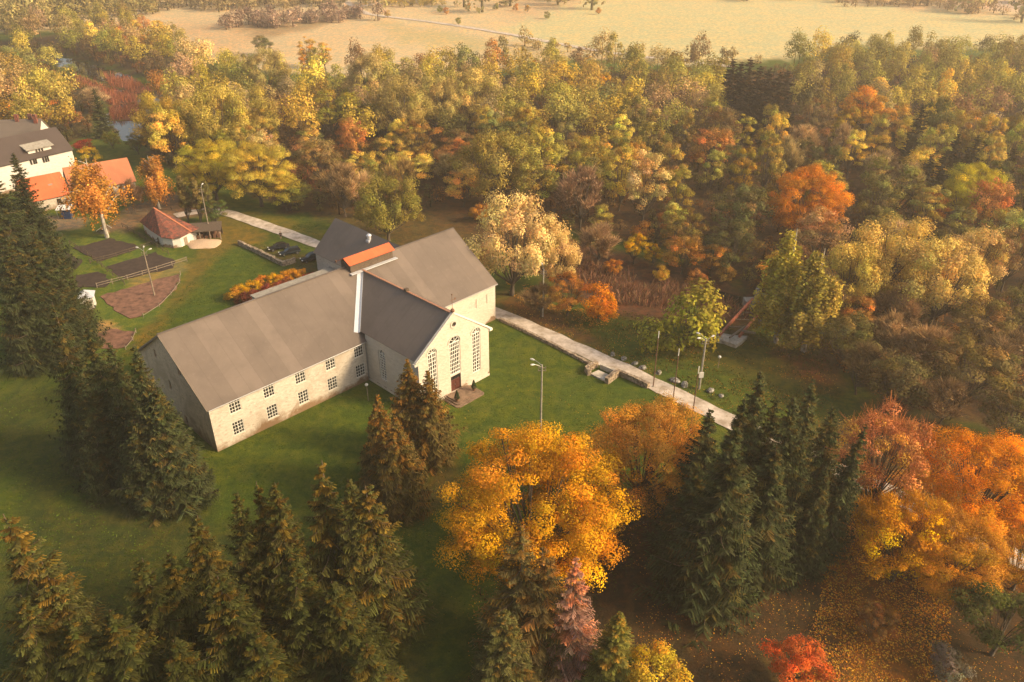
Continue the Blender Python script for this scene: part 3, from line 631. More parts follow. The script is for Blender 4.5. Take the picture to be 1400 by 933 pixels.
for w_ in gw: bars_window(gable, *w_, .35, 2, 3, hall, mat='wood_dark', fw=.08, mw=.05)
wall_panel('gable_wall', [(0, 0), (WW, 0), (WW, HE-.02), (WW/2, HR-.05), (0, HE-.02)], [], rend, .35, M['plaster'], hall)
wall_panel('wall', [(0, 0), (LT, 0), (LT, HE-.02), (0, HE-.02)], [], back, .3, M['plaster'], hall)
# front wing
def wf(px, py): return L2(px, py, 'v', -PP)
a1 = [(592.5, 519), (624, 486), (648.6, 478)]
q1t, q1b = wf(593, 475.8), wf(598, 531); q2t, q2b = wf(621.5, 459.5), wf(622, 510.5); q3t, q3b = wf(648.5, 449.8), wf(649, 509)
cw = UL+W2/2; side = 4.55
def zz(px, py, u): return wf(px, py).z
ztop = (q1t.z+q3t.z)/2; ctop = q2t.z; zdoor = wf(621, 512).z
AW = [(UL+W2/2-side, 1.75, 1.35, ztop), (UL+W2/2, 2.25, max(3.0, zdoor), ctop), (UL+W2/2+side, 1.75, 1.9, ztop)]
ow = wf(620.4, 443.5); DW = (cw, 2.1, .5, AW[1][2]-.25)
print('arch tops', ztop, ctop, zdoor, 'centres', q1t.x, q2t.x, q3t.x, cw, 'oculus', ow, 'sill', wf(598, 531).z, wf(650, 508).z)
holes = [arch_loop(*a) for a in AW]+[circ_loop(cw, ow.z, .42), rect_loop(*DW)]
wall_panel('wing_gable_wall', [(UL, 0), (UL+W2, 0), (UL+W2, HE2), (cw, HR2+.12), (UL, HE2)], holes, wingf, .2, M['clean_plaster'], hall)
for i, a in enumerate(AW): bars_window(wingf, *a, .2, 4 if i != 1 else 6, 11 if i != 1 else 8, hall, arched=True, fw=.15, mw=.085)
# arched surrounds and the round window
for c, w_, zb, zt in AW:
    tr = MB()
    r_ = w_/2+.16; pts = [(c+r_*math.cos(math.pi*k/12), zt-w_/2+r_*math.sin(math.pi*k/12)) for k in range(13)]
    for p, q in zip(pts[:-1], pts[1:]): tr.bar((p[0], -PP-.03, p[1]), (q[0], -PP-.03, q[1]), .1, .26, up=Vector((0, 1, 0)).cross(Vector((q[0]-p[0], 0, q[1]-p[1]))).normalized())
    tr.build('window_surround', M['stone_trim'], hall)
tr = MB()
for k in range(16):
    a, b_ = 2*math.pi*k/16, 2*math.pi*(k+1)/16; p = Vector((cw+.55*math.cos(a), -PP-.04, ow.z+.55*math.sin(a))); q = Vector((cw+.55*math.cos(b_), -PP-.04, ow.z+.55*math.sin(b_)))
    tr.bar(p, q, .12, .26, up=Vector((0, 1, 0)).cross(q-p).normalized())
tr.build('window_surround', M['stone_trim'], hall)
rm = MB(); 
for a in (0, math.pi/2): rm.bar((cw-.4*math.cos(a), -PP+.12, ow.z-.4*math.sin(a)), (cw+.4*math.cos(a), -PP+.12, ow.z+.4*math.sin(a)), .05, .06)
ro = rm.build('round_window', M['wood_dark'], hall); pm = MB(); pts = circ_loop(cw, ow.z, .42); pm.add([wingf(a, z, .2) for a, z in pts], [tuple(range(len(pts)))]); pm.build('pane', M['glass'], ro)
# door
dm = MB(); c, w_, z0, z1 = DW
for sx_ in (-1, 1):
    dm.box(min(c, c+sx_*w_/2)+.02, max(c, c+sx_*w_/2)-.02, -PP+.2, -PP+.26, z0, z1-.9)
    for j in range(3): zc_ = z0+.15+j*.5; x0 = c+sx_*w_*.07 if sx_ > 0 else c-w_*.43; dm.box(x0, x0+w_*.36, -PP+.17, -PP+.2, zc_, zc_+.38)
dm.box(c-w_/2, c+w_/2, -PP+.16, -PP+.27, z1-.9, z1-.8)
door = dm.build('door', M['door_red'], hall)
MB().box(c-w_/2+.05, c+w_/2-.05, -PP+.22, -PP+.25, z1-.8, z1-.03).build('pane', M['glass'], door)
MB().box(c-.14, c-.08, -PP+.1, -PP+.17, z0+1.0, z0+1.2).build('handle', M['metal_grey'], door)
# wing side walls
lq = L2(524, 491, 'u', UL); lt = L2(521, 478.8, 'u', UL); print('left arch', lq, lt)
LA = (max(-PP+2, min(-2, lt.y)), 1.75, 1.6, lt.z)
wall_panel('wall', [(-PP, 0), (0, 0), (0, HE2), (-PP, HE2)], [arch_loop(*LA)], wleft, .3, M['clean_plaster'], hall)
bars_window(wleft, *LA, .3, 4, 10, hall, arched=True, fw=.15, mw=.085)
wall_panel('wall', [(-PP, 0), (0, 0), (0, HE2), (-PP, HE2)], [], wright, .3, M['clean_plaster'], hall)
# roofs
OH = .38; sl = (HR-HE)/(WW/2)
def rz_(v): return HE+.10+sl*v
for (v0, v1) in ((-OH, WW/2), (WW+OH, WW/2)):
    z0 = HE+.12-sl*OH; z1 = HR+.12
    MB().slab([(-.35, v0, z0), (LT+.3, v0, z0), (LT+.3, v1, z1), (-.35, v1, z1)], .2).build('roof', M['roof_long'], hall)
s2 = (HR2-HE2)/(W2/2); vin = (HR2-HE)/sl+.4
for sgn in (-1, 1):
    u0 = cw+sgn*(W2/2+.12); z0 = HE2+.1-s2*.12; z1 = HR2+.1
    MB().slab([(u0, -PP+.28, z0), (cw, -PP+.28, z1), (cw, vin, z1), (u0, vin*.1+1.6, z0)], .16).build('roof', M['roof_wing'], hall)['label'] = 'darker felt roof of the front wing'
# stone parapet up the wing gable
for sgn in (-1, 1):
    mb = MB(); a = Vector((cw+sgn*(W2/2+.45), -PP+.13, HE2-s2*.45+.34)); b_ = Vector((cw-sgn*.05, -PP+.13, HR2+.36)); mb.bar(a, b_, .46, .26); mb.box(a.x-.3, a.x+.3, -PP-.14, -PP+.4, HE2-.42, HE2-.02)
    mb.build('parapet', M['white_paint'] if sgn > 0 else M['stone_trim'], hall)
rc = MB(); rc.bar((cw, -PP+.36, HR2+.18), (cw, vin-.7, HR2+.18), .36, .1); rc.build('ridge_cap', M['copper'], hall)
rc = MB(); rc.bar((-.36, WW/2, HR+.16), (LT+.31, WW/2, HR+.16), .4, .08); rc.build('ridge_cap', M['roof_long'], hall)
# bargeboards on the far left gable
for v0, v1 in ((-OH, WW/2), (WW+OH, WW/2)):
    MB().bar((-.39, v0, HE-.02-sl*OH), (-.39, v1, HR-.02), .05, .26).build('bargeboard', M['wood_grey'], hall)
# valley flashing, wide and pale
def roofz_main(v): return HE+.12+sl*v
def roofz_wing(u): return HE2+.1+s2*(u-UL)
def valley(u): return (roofz_wing(u)-HE-.12)/sl
va, vb = Vector((UL-.12, valley(UL-.12), roofz_wing(UL-.12))), Vector((cw, valley(cw), roofz_wing(cw)))
fl = MB(); nrm = Vector((0, -sl, 1)).normalized(); n2 = Vector((-s2, 0, 1)).normalized(); dl = (vb-va).normalized()
t1 = dl.cross(nrm).normalized(); t1 = t1 if t1.x < 0 else -t1; t2 = dl.cross(n2).normalized(); t2 = t2 if t2.y < 0 else -t2
up_ = Vector((0, 0, .07)); va -= dl*.6
fl.slab([va+up_, vb+up_, vb+t1*.62+up_, va+t1*.62+up_], .05); fl.slab([va+up_, va+t2*.42+up_, vb+t2*.42+up_, vb+up_], .05)
fl.build('valley_flashing', M['metal_white'], hall)
# roof monitor (orange) along the ridge
qa = L2(476, 357, 'v', WW/2-.9); qb = L2(534, 338, 'v', WW/2-.9); u0, u1 = qa.x, qb.x; print('monitor', qa, qb)
mv0, mv1 = WW/2-1.3, WW/2+1.3; zb_ = roofz_main(mv0)-.1
mon = MB().box(u0, u1, mv0, mv1, zb_, HR+1.0).build('roof_monitor', M['wood_dark'], hall)
mb = MB(); mb.slab([(u0-.35, mv0-.35, HR+.85), (u1+.35, mv0-.35, HR+.85), (u1+.35, WW/2, HR+1.75), (u0-.35, WW/2, HR+1.75)], .09)
mb.slab([(u0-.35, mv1+.35, HR+.85), (u1+.35, mv1+.35, HR+.85), (u1+.35, WW/2, HR+1.75), (u0-.35, WW/2, HR+1.75)], .09); mb.build('monitor_roof', M['roof_orange'], mon)
MB().bar((u0-.3, mv0-.42, zb_+.16), (u1+.5, mv0-.42, zb_+.16), .7, .14).build('flashing', M['metal_white'], mon)
# finial / weather vane at the wing gable
wv = MB(); wv.tube([(cw, -PP+.15, HR2+.4), (cw, -PP+.15, HR2+3.3)], .035, 6); wv.lathe([(.02, 0), (.3, .05), (.34, .3), (.22, .5), (.05, .62)], 10, (cw, -PP+.15, HR2+.42))
wv.bar((cw-.45, -PP+.15, HR2+2.4), (cw+.5, -PP+.15, HR2+2.4), .04, .06); wv.add([(cw+.5, -PP+.15, HR2+2.2), (cw+.85, -PP+.17, HR2+2.45), (cw+.5, -PP+.15, HR2+2.7), (cw+.5, -PP+.12, HR2+2.45)], [(0, 1, 2), (0, 3, 1), (1, 3, 2), (0, 2, 3)])
wv.lathe([(.01, 0), (.12, .08), (.12, .18), (.01, .26)], 8, (cw, -PP+.15, HR2+3.2)); wv.build('weather_vane', M['rust'], hall)
# gutters, downpipes
gt = MB(); gt.tube([(-.2, -OH-.08, HE-.22), (UL-.2, -OH-.08, HE-.22)], .09, 6); gt.build('gutter', M['metal_grey'], hall); gt = MB(); gt.tube([(UL+W2+.2, -OH-.08, HE-.22), (LT+.2, -OH-.08, HE-.22)], .09, 6); gt.build('gutter', M['metal_grey'], hall); gt = MB(); gt.tube([(UL-.15, -.12, HE-.3), (UL-.15, -.12, .1)], .07, 6)
gt.build('downpipe', M['metal_grey'], hall)
# roof vents / small marks
vt = MB(); q = L2(562, 399, 'u', cw); vt.box(cw-.3, cw+.3, -2.3, -1.7, HR2+.2, HR2+.62); vt.build('roof_vent', M['wood_dark'], hall)
# plinth footing
pl = MB(); pl.box(UL+.0, UL+W2, -PP-.09, -PP-.003, 0, .38); pl.box(UL-.09, UL-.003, -PP-.09, -.1, 0, .38); pl.build('plinth', M['stone_trim'], hall)
# rear wing
cb = HI @ G(435.5, 377.0); VB = max(WW+6, cb.y); ub = cb.x; hb = L2(433, 343, 'v', VB).z; 
qe = L2(428, 339.8, 'v', VB); best = None
for wb in np.arange(8, 18, .25):
    r_ = L2(459.6, 299.3, 'v', VB); e_ = abs(r_.x-(ub+wb/2))
    if best is None or e_ < best[0]: best = (e_, wb, r_.z)
wb, hrb = best[1], best[2]; print('rear wing', ub, VB, hb, wb, hrb, qe)
rwall = MB(); rwall.add([(ub, WW-.1, 0), (ub+wb, WW-.1, 0), (ub+wb, VB, 0), (ub, VB, 0), (ub, WW-.1, hb), (ub+wb, WW-.1, hb), (ub+wb, VB, hb), (ub, VB, hb), (ub+wb/2, VB, hrb-.1), (ub+wb/2, WW-.1, hrb-.1)],
        [(0, 4, 7, 3), (1, 2, 6, 5), (3, 7, 8, 6, 2), (0, 1, 5, 9, 4)]); rwall.build('rear_wing_wall', M['plaster'], hall)
sb = (hrb-hb)/(wb/2); vin2 = WW/2+ (HR-hrb)/sl - .5 if hrb < HR else WW/2
for sgn in (-1, 1):
    u0_ = ub+wb/2+sgn*(wb/2+.4); MB().slab([(u0_, WW-3.5, hb+.1-sb*.4), (u0_, VB+.35, hb+.1-sb*.4), (ub+wb/2, VB+.35, hrb+.1), (ub+wb/2, WW/2+1, hrb+.1)], .18).build('rear_wing_roof', M['roof_wing'], hall)
cq = L2(504.5, 325, 'u', ub+wb/2-1.0); ch = MB(); cv = cq.y; czz = hrb-sb*1.0
ch.tube([(ub+wb/2-1.0, cv, czz-.2), (ub+wb/2-1.0, cv, czz+.9)], .38, 10); ch.lathe([(.5, 0), (.55, .08), (.3, .35), (.05, .42)], 10, (ub+wb/2-1.0, cv, czz+.95)); ch.box(ub+wb/2-1.5, ub+wb/2-.5, cv-.5, cv+.5, czz-.5, czz+.1)
ch.build('flue', M['metal_white'], hall)
wl = MB(); q = L2(460, 357, 'u', ub); wl.box(ub-.25, ub-.003, q.y-.2, q.y+.2, q.z-.3, q.z+.2); wl.build('wall_lamp', M['rust'], hall)
# flat roofed annex behind the long roof
q0 = L2(340, 402.6, 'z', 3.6); q1 = L2(406, 382.6, 'z', 3.6); print('annex', q0, q1)
av1 = (q0.y+q1.y)/2; au0, au1 = q0.x, ub-.02
ax = MB().box(au0+.2, au1, WW, av1-.2, 0, 3.35).build('annex_wall', M['plaster'], hall); MB().box(au0, au1, WW+.01, av1, 3.35, 3.62).build('annex_roof', M['concrete'], ax)
# front steps
st = MB()
def half_step(w_, d_, z0, z1, chamf=1.2): y = -PP-.1; st.slab([(cw-w_/2, y, z1), (cw-w_/2, y-d_+chamf*.3, z1), (cw-w_/2+.4, y-d_, z1), (cw+w_/2-.4, y-d_, z1), (cw+w_/2, y-d_+chamf*.3, z1), (cw+w_/2, y, z1)], z1-z0)
half_step(5.9, 3.5, 0, .17); half_step(5.1, 3.1, .17, .34); half_step(4.4, 2.7, .34, .5)
st.build('steps', mat_simple('worn_brown_steps', (.24, .16, .11), .9, .35, 1.2), hall)
for i, sx_ in enumerate((-1, 1)):
    p = HM @ Vector((cw+sx_*1.95, -PP-2.3 if sx_ < 0 else -PP-2.0, .5)); e = empty('potted_conifer', p, 0, 'small dark clipped conifer in a pot on the %s of the hall door steps' % ('left side' if sx_ < 0 else 'right side'), 'plant', 'potted conifers on the steps')
    MB().lathe([(.2, 0), (.28, .4), (.31, .42), (.31, .46)], 12).build('pot', M['flower_dark'], e)
    r = np.random.default_rng(5+i); n = 700; z = r.uniform(0, 1, n)**1.2; a = r.uniform(0, 6.28, n); R = .34*(1-z)**.8+.03; c = np.stack([R*np.cos(a), R*np.sin(a), .45+z*1.15], 1)
    V, Qd = quads(c, np.stack([np.cos(a), np.sin(a), np.full(n, .4)], 1)+r.normal(0, .3, (n, 3)), .12, r); f = link('crown', np_mesh('crown', V, Qd, M['leaf'], np.repeat(jit_tint(r, n, np.ones((1, 3))), 4, 0)), e); f.color = (.03, .05, .02, 1)
    e.scale = (1.2, 1.2, 1.2)

# ------------------------------------------------------------------ houses at the upper left
def house(name, A, B, depth, he, hr, wallm, roofm, label, base=0, over=.5, hip=0, extra=None):
    """A, B: ends of the front eave line on the ground; depth away from the viewer"""
    A = Vector((A[0], A[1], 0)); B = Vector((B[0], B[1], 0)); L = (B-A).length; ang = math.atan2(B.y-A.y, B.x-A.x)
    e = empty(name, A, ang, label, 'building')
    mb = MB(); mb.add([(0, 0, 0), (L, 0, 0), (L, depth, 0), (0, depth, 0), (0, 0, he), (L, 0, he), (L, depth, he), (0, depth, he), (0, depth/2, hr-.1), (L, depth/2, hr-.1)], [(0, 1, 5, 4), (3, 7, 6, 2), (0, 4, 8, 7, 3), (1, 2, 6, 9, 5)]); mb.build('wall', wallm, e)
    s = (hr-he)/(depth/2)
    for v0 in (-over, depth+over): MB().slab([(-over*.6, v0, he+.1-s*over), (L+over*.6, v0, he+.1-s*over), (L+over*.6, depth/2, hr+.1), (-over*.6, depth/2, hr+.1)], .2).build('roof', roofm, e)
    return e, L, s
M['white_wall'] = mat_stonewall('white_house_wall', (.66, .64, .60), (.45, .4, .35), .4, True, .1)
A = G(-45, 250, 0); 
p1 = G(99.3, 203.5, 7.5); p0 = G(12.8, 223.5, 7.5); dd = (p1-p0).normalized(); a0 = p1-dd*34
wh, L, s = house('white_house', a0, p1-dd*.3, 13, 7.6, 12.4, M['white_wall'], M['roof_house'], 'white two-storey house with a dark brown roof and a wide dormer, upper left')
W_ = wh.matrix_basis.copy(); WI = W_.inverted(); wn_ = W_.to_3x3() @ Vector((0, 1, 0))
for px, py in ((42, 219.5), (46, 218.5), (48.8, 217.8), (59, 216.5), (62.3, 215.8), (65.3, 215)):
    q = WI @ on_plane(px, py+1.5, W_ @ Vector((0, 0, 0)), wn_); bars_window(lambda a, z, d: (a, d-.08, z), q.x, .45, q.z-.9, q.z+.75, .05, 1, 2, wh, fw=.05, mw=.03, mat='wood_dark')
q0 = WI @ G(26, 207, 8.2); q1 = WI @ G(60, 201, 8.2); dz0 = 7.9; dv = 1.0; du0, du1 = q0.x, q1.x
dmr = MB().box(du0, du1, dv, dv+3.2, 7.6, 9.6).build('dormer', M['white_wall'], wh); MB().slab([(du0-.6, dv-.7, 9.55), (du1+.6, dv-.7, 9.55), (du1+.6, 5.4, 10.9), (du0-.6, 5.4, 10.9)], .18).build('dormer_roof', M['concrete'], dmr)
for k in range(3): bars_window(lambda a, z, d: (a, dv+d-.08, z), (du0+du1)/2-.9+k*.75, .45, 8.4, 9.3, .05, 1, 2, dmr, fw=.05, mw=.03, mat='wood_dark')
p2 = G(-2, 186, 10.5); hs, L3, s3 = house('grey_roofed_house', (p2.x-18, p2.y+6), (p2.x+5, p2.y+9.0), 11, 6.5, 11.5, M['white_wall'], M['roof_wing'], 'house with a grey roof and brick chimneys at the left edge behind the white house')
for k, (u_, v_) in enumerate(((17, 5.2), (20.5, 5.6), (22.2, 4.6))): MB().box(u_-.5, u_+.5, v_-.4, v_+.4, 10.5, 13).build('chimney', M['tiles'], hs)
e0 = G(54.7, 271, 3.4); e1 = G(93, 263, 3.4); dd = (e1-e0).normalized(); far_e = G(184, 246, 3.4)
ohs, L4, s4 = house('outbuilding', e0-dd*3, e1+(far_e-e1)*.0+dd*.2, 9.5, 3.3, 7.4, M['plaster'], M['roof_orange'], 'low outbuilding with a bright orange metal roof below the white house')
WO = ohs.matrix_basis.copy(); q = WO.inverted() @ on_plane(81.5, 276.5, WO @ Vector((0, 0, 0)), WO.to_3x3() @ Vector((0, 1, 0)))
bars_window(lambda a, z, d: (a, d-.08, z), q.x, .95, 1.2, 2.3, .06, 2, 2, ohs, mat='wood_dark', fw=.07)
MB().box(6, 7, 2.2, 3, 4.6, 5.6).build('chimney', M['concrete'], ohs)
m_or2 = mat_roof('faded_tile_roof', (.48, .17, .085), 0, .45, .1); M['roof_faded'] = m_or2
ohs2, L5, s5 = house('outbuilding', e1+dd*.6+Vector((0, .8, 0)), far_e+Vector((0, 0, 0)), 10.5, 3.4, 7.9, M['plaster'], M['roof_faded'], 'long low outbuilding with a faded red tiled roof behind the orange birch')
for k in range(4): bars_window(lambda a, z, d: (a, d-.08, z), L5-1.6-k*2.2, .9, .2, 2.4, .06, 1, 2, ohs2, mat='wood_dark', fw=.08)
# round-ended shed with clay tiles
def shed():
    P = [G(198.5, 319), G(212, 330), G(225, 338.5), G(238, 340), G(249, 338), G(261, 331.5)]
    c0 = sum(P, Vector())/len(P); ap = G(210, 284.5, 6.2)
    back_ = P[-1]; bl = P[0]; n_ = Vector((bl.y-back_.y, back_.x-bl.x, 0)).normalized()
    if n_.y < 0: n_ = -n_
    P += [P[-1]+n_*2.2, P[0]+n_*2.6]
    c = sum(P, Vector())/len(P); e = empty('tiled_shed', c, 0, 'small rounded whitewashed shed with an old red tiled half-cone roof', 'shed')
    mb = MB(); k = len(P); h = 2.7; q = [p-c for p in P]
    mb.add([(p.x, p.y, 0) for p in q]+[(p.x, p.y, h) for p in q], [(i, (i+1) % k, (i+1) % k+k, i+k) for i in range(k)]); mb.build('wall', M['white_wall'], e)
    mb = MB(); a = ap-c; ev = [Vector((p.x*1.13, p.y*1.13, h-.12)) for p in q]
    for i in range(k): mb.slab([ev[i], ev[(i+1) % k], a], .14)
    mb.build('roof', M['tiles'], e)
    mb = MB(); mb.bar(a+Vector((0, 0, .05)), ev[5]+Vector((0, 0, .08)), .4, .12); mb.build('hip_cap', M['roof_faded'], e)  # brighter orange than the tiles, painting the lit edge along the hip
    d0 = (q[4]+q[5])/2; dr = (q[5]-q[4]).normalized(); m2 = MB(); m2.bar(d0-dr*.5+Vector((0, 0, .9)), d0+dr*.5+Vector((0, 0, .9)), .2, 1.8); m2.build('door', M['wood_grey'], e)
    d0 = (q[1]+q[2])/2; m2 = MB(); m2.bar(d0-dr*.3+Vector((0, 0, .9)), d0+dr*.2+Vector((0, 0, .9)), .16, 1.5); m2.build('door', M['wood_dark'], e)
shed()
# open cart shelter
p = G(283, 325); e = empty('cart_shelter', p, math.radians(12), 'dark open-sided timber shelter with posts beside the gravel heap', 'shelter')
MB().slab([(-3.6, -2, 2.3), (3.6, -2, 2.3), (3.6, 2, 3.0), (-3.6, 2, 3.0)], .15).build('roof', M['wood_dark'], e)
for x in (-3.3, -1.1, 1.1, 3.3):
    for y in (-1.8, 1.8): MB().box(x-.09, x+.09, y-.09, y+.09, 0, 2.2+(y > 0)*.6).build('post', M['wood_grey'] if y < 0 else M['wood_dark'], e)
MB().box(-3.3, 3.3, 1.88, 1.95, .2, 2.6).build('back_wall', M['wood_dark'], e)
mb = MB()
for i in range(7): mb.box(-3+i*.9, -2.4+i*.9, -.8, 1.4, 0, .7+.25*(i % 3))
mb.build('stacked_goods', M['rust'], e)
# gravel heap
r = np.random.default_rng(3); p = G(280, 334); n = 22; V = []; Fc = []
bm = bmesh.new(); bmesh.ops.create_icosphere(bm, subdivisions=4, radius=1)
for v_ in bm.verts:
    k = 1+.12*math.sin(v_.co.x*5+1)*math.cos(v_.co.y*4); v_.co = Vector((v_.co.x*3.7*k, v_.co.y*2.9*k, max(-.05, v_.co.z)*.75*(1-.25*math.hypot(v_.co.x, v_.co.y))))
me = bpy.data.meshes.new('gravel_heap'); bm.to_mesh(me); me.materials.append(mat_simple('tan_gravel', (.56, .40, .27), .95, .15, 3)); o = link('gravel_heap', me); o.location = p; tag(o, 'low round heap of tan gravel in front of the shelter', 'gravel heap')
# small white kiosk with pyramid roof
p = G(121.5, 420); e = empty('garden_hut', p, math.radians(20), 'tiny square white garden hut with a pale pyramid roof next to the dark spruces', 'hut')
MB().box(-1.25, 1.25, -1.25, 1.25, 0, 2.6).build('wall', M['white_wall'], e)
mb = MB(); q = [Vector((x*1.6, y*1.6, 2.55)) for x, y in ((-1, -1), (1, -1), (1, 1), (-1, 1))]
for i in range(4): mb.slab([q[i], q[(i+1) % 4], Vector((0, 0, 3.7))], .08)
mb.build('roof', M['metal_white'], e); MB().box(.1, .9, -1.3, -1.253, 0, 1.95).build('door', M['wood_grey'], e)
# portable booth
p = G(93, 298); e = empty('ticket_booth', p, math.radians(8), 'small dark blue booth under a white canopy by the outbuilding', 'booth')
MB().box(-1, 1, -.9, .9, 0, 2.3).build('cabin', M['blue'], e); MB().slab([(-1.9, -1.3, 2.5), (1.9, -1.3, 2.5), (1.9, 1.3, 2.9), (-1.9, 1.3, 2.9)], .14).build('canopy', M['white_paint'], e)
for x in (-1.7, 1.7): MB().box(x-.05, x+.05, -1.2, -1.1, 0, 2.4).build('post', M['metal_grey'], e)
p = G(143.5, 319); e = empty('well_roof', p, math.radians(-5), 'little white A-frame well cover beneath the orange birch', 'well')
mb = MB(); mb.slab([(-1.2, -1.1, .9), (-1.2, 1.1, .9), (0, 1.1, 1.7), (0, -1.1, 1.7)], .06); mb.slab([(1.2, -1.1, .9), (1.2, 1.1, .9), (0, 1.1, 1.7), (0, -1.1, 1.7)], .06); mb.build('roof', M['wood_dark'], e)
mb = MB()
for y in (-1.13, 1.13):
    for s_ in (-1, 1): mb.bar((s_*1.25, y, .88), (0, y, 1.74), .06, .12)
mb.build('trim', M['white_paint'], e); MB().box(-.7, .7, -.7, .7, 0, .85).build('well_box', M['wood_grey'], e)
# two green-roofed barns at the top edge of the picture
for i, (px, l_) in enumerate(((555, 'left'), (579, 'right'))):
    p = G(px, 5); b_, L_, s_ = house('green_barn', (p.x-8, p.y), (p.x+6, p.y), 10, 3, 5.5, M['plaster'], mat_simple('green_sheet', (.05, .085, .05), .7, .2, .3), 'dark green-roofed barn across the far field, the %s one of two' % l_); b_['category'] = 'barn'; b_['group'] = 'green barns across the field'

# ------------------------------------------------------------------ garden beds, fences
for i, (pts, lb) in enumerate([([(99, 339), (151, 326), (187, 336), (187, 341), (137, 358)], 0), ([(146, 365), (213, 345), (240, 358), (237, 367), (171, 382)], 0), ([(86, 345), (113, 358), (103, 369), (80, 360)], 0), ([(104, 377), (134, 372), (151, 386), (144, 393), (104, 393)], 0), ([(137, 406), (190, 390), (245, 375), (247, 384), (235, 400), (219, 417), (192, 433), (178, 436), (155, 424)], 1), ([(113, 460), (150, 450), (185, 454), (183, 464), (172, 475), (140, 477)], 1)]):
    o = sheet('soil_bed', pts, .1, M['soil'] if lb == 0 else mat_simple('dry_soil', (.24, .12, .08), .98, .45, .9), None, .14)
    tag(o, ['dark soil bed nearest the orange birch, left of the tiled shed', 'dark soil bed in front of the tiled shed, crossed by the lamp pole', 'small dark soil bed at the left end of the garden beside the spruces', 'dark soil bed beside the tiny white hut', 'large pale brown soil bed with a curved edge nearest the hall', 'small pale brown soil bed behind the straw, lowest of the garden beds'][i], 'garden bed', 'vegetable beds in the kitchen garden')
def rail_fence(pts, label, h=1.15, rails=2, step=3.0, mat='wood_dark', bent=.03):
    P = [G(*p) for p in pts]; e = empty('rail_fence', P[0], 0, label, 'fence', 'rail fences in the kitchen garden'); o0 = P[0]; Q_ = []
    for a, b_ in zip(P[:-1], P[1:]):
        k = max(1, round((b_-a).length/step)); Q_ += [a+(b_-a)*j/k for j in range(k)]
    Q_.append(P[-1])
    for q in Q_: d = Vector((random.gauss(0, bent), random.gauss(0, bent), 0)); MB().tube([q-o0-Vector((0, 0, .2)), q-o0+Vector((0, 0, h))+d], .075, 6).build('post', M[mat], e)
    for j in range(rails):
        mb = MB()
        for a, b_ in zip(Q_[:-1], Q_[1:]): z = h*(.45+.42*j); mb.bar(a-o0+Vector((0, 0, z)), b_-o0+Vector((0, 0, z+random.gauss(0, .03))), .07, .1)
        mb.build('rail', M[mat], e)
rail_fence([(133, 394), (175, 383), (215, 371), (256, 358)], 'grey rail fence between the lamp pole bed and the large pale bed', mat='wood_grey')
rail_fence([(96, 335), (120, 349), (147, 372), (171, 390)], 'dark rail fence running down through the middle of the soil beds')
rail_fence([(124, 361), (160, 352), (195, 341), (219, 332)], 'dark rail fence between the two dark soil beds')
rail_fence([(168, 311), (200, 330), (231, 349)], 'dark rail fence passing below the tiled shed')
rail_fence([(247, 376), (246, 388), (234, 404), (218, 420), (196, 434)], 'thin pale wire fence along the curved edge of the pale bed', .9, 1, 3.5, 'wood_grey')
rail_fence([(186, 455), (182, 466), (172, 478)], 'short pale fence at the end of the lowest garden bed', .9, 1, 2.5, 'wood_grey')
rail_fence([(160, 296), (200, 290), (235, 288)], 'low dark fence along the courtyard behind the tiled shed', 1., 2, 3.5)
def stone_wall(pts, h, th, label, mat='dry_stone', name='stone_wall', cap=None, group=None):
    P = [G(*p) for p in pts]; o0 = P[0]; mb = MB(); V = []
    r = np.random.default_rng(int(pts[0][0]))
    pp = []
    for a, b_ in zip(P[:-1], P[1:]):
        k = max(1, int((b_-a).length/.7)); pp += [a+(b_-a)*j/k for j in range(k)]
    pp.append(P[-1]); k = len(pp)
    for i, p in enumerate(pp):
        d = (pp[min(i+1, k-1)]-pp[max(i-1, 0)]).normalized(); n_ = Vector((-d.y, d.x, 0)); p = p-o0; hh = h*(1+r.normal(0, .06)); w1, w2 = th/2*(1+r.normal(0, .08)), th/2*(1+r.normal(0, .08))
        V += [p+n_*w1*1.12-Vector((0, 0, .1)), p+n_*w1+Vector((0, 0, hh)), p-n_*w2+Vector((0, 0, hh*(1+r.normal(0, .04)))), p-n_*w2*1.12-Vector((0, 0, .1))]
    Fs = []
    for i in range(k-1):
        a, b_ = i*4, i*4+4; Fs += [(a, b_, b_+1, a+1), (a+1, b_+1, b_+2, a+2), (a+2, b_+2, b_+3, a+3)]
    Fs += [(0, 1, 2, 3), ((k-1)*4+3, (k-1)*4+2, (k-1)*4+1, (k-1)*4)]; mb.add(V, Fs); o = mb.build(name, M[mat]); o.location = o0; return tag(o, label, 'wall', group)
stone_wall([(327, 334.5), (350, 345), (372, 356), (387, 363.5), (394, 362), (404, 358.5)], 1.0, .6, 'low L-shaped dry stone wall beside the parked cars')
stone_wall([(683, 438), (720, 455.5), (760, 475), (806, 499)], .55, .5, 'long low stone wall edging the near side of the road right of the hall')
stone_wall([(816, 501), (809, 504.5), (802, 508.5), (806, 514)], 1.1, .6, 'short broken stone wall on the left of the sunken stone landing')
stone_wall([(829, 525), (837, 519), (845, 512.5)], 1.1, .7, 'short stone wall on the right of the sunken stone landing')
stone_wall([(846, 513), (858, 518), (872, 524), (886, 531)], 1.0, .6, 'stone wall continuing right from the landing towards the brown maple')
o = sheet('stone_landing', [(807, 513), (818, 508), (838, 516.5), (831, 524)], .28, M['concrete_white'], None, .4, .1); tag(o, 'rough pale stone landing slab below the road', 'landing')
mb = MB(); a, b_ = G(821, 504), G(841, 513); mb.bar(a+Vector((0, 0, .45)), b_+Vector((0, 0, .45)), .35, .9); o = mb.build('retaining_wall', M['concrete_white']); tag(o, 'pale rendered retaining wall at the back of the landing', 'wall')

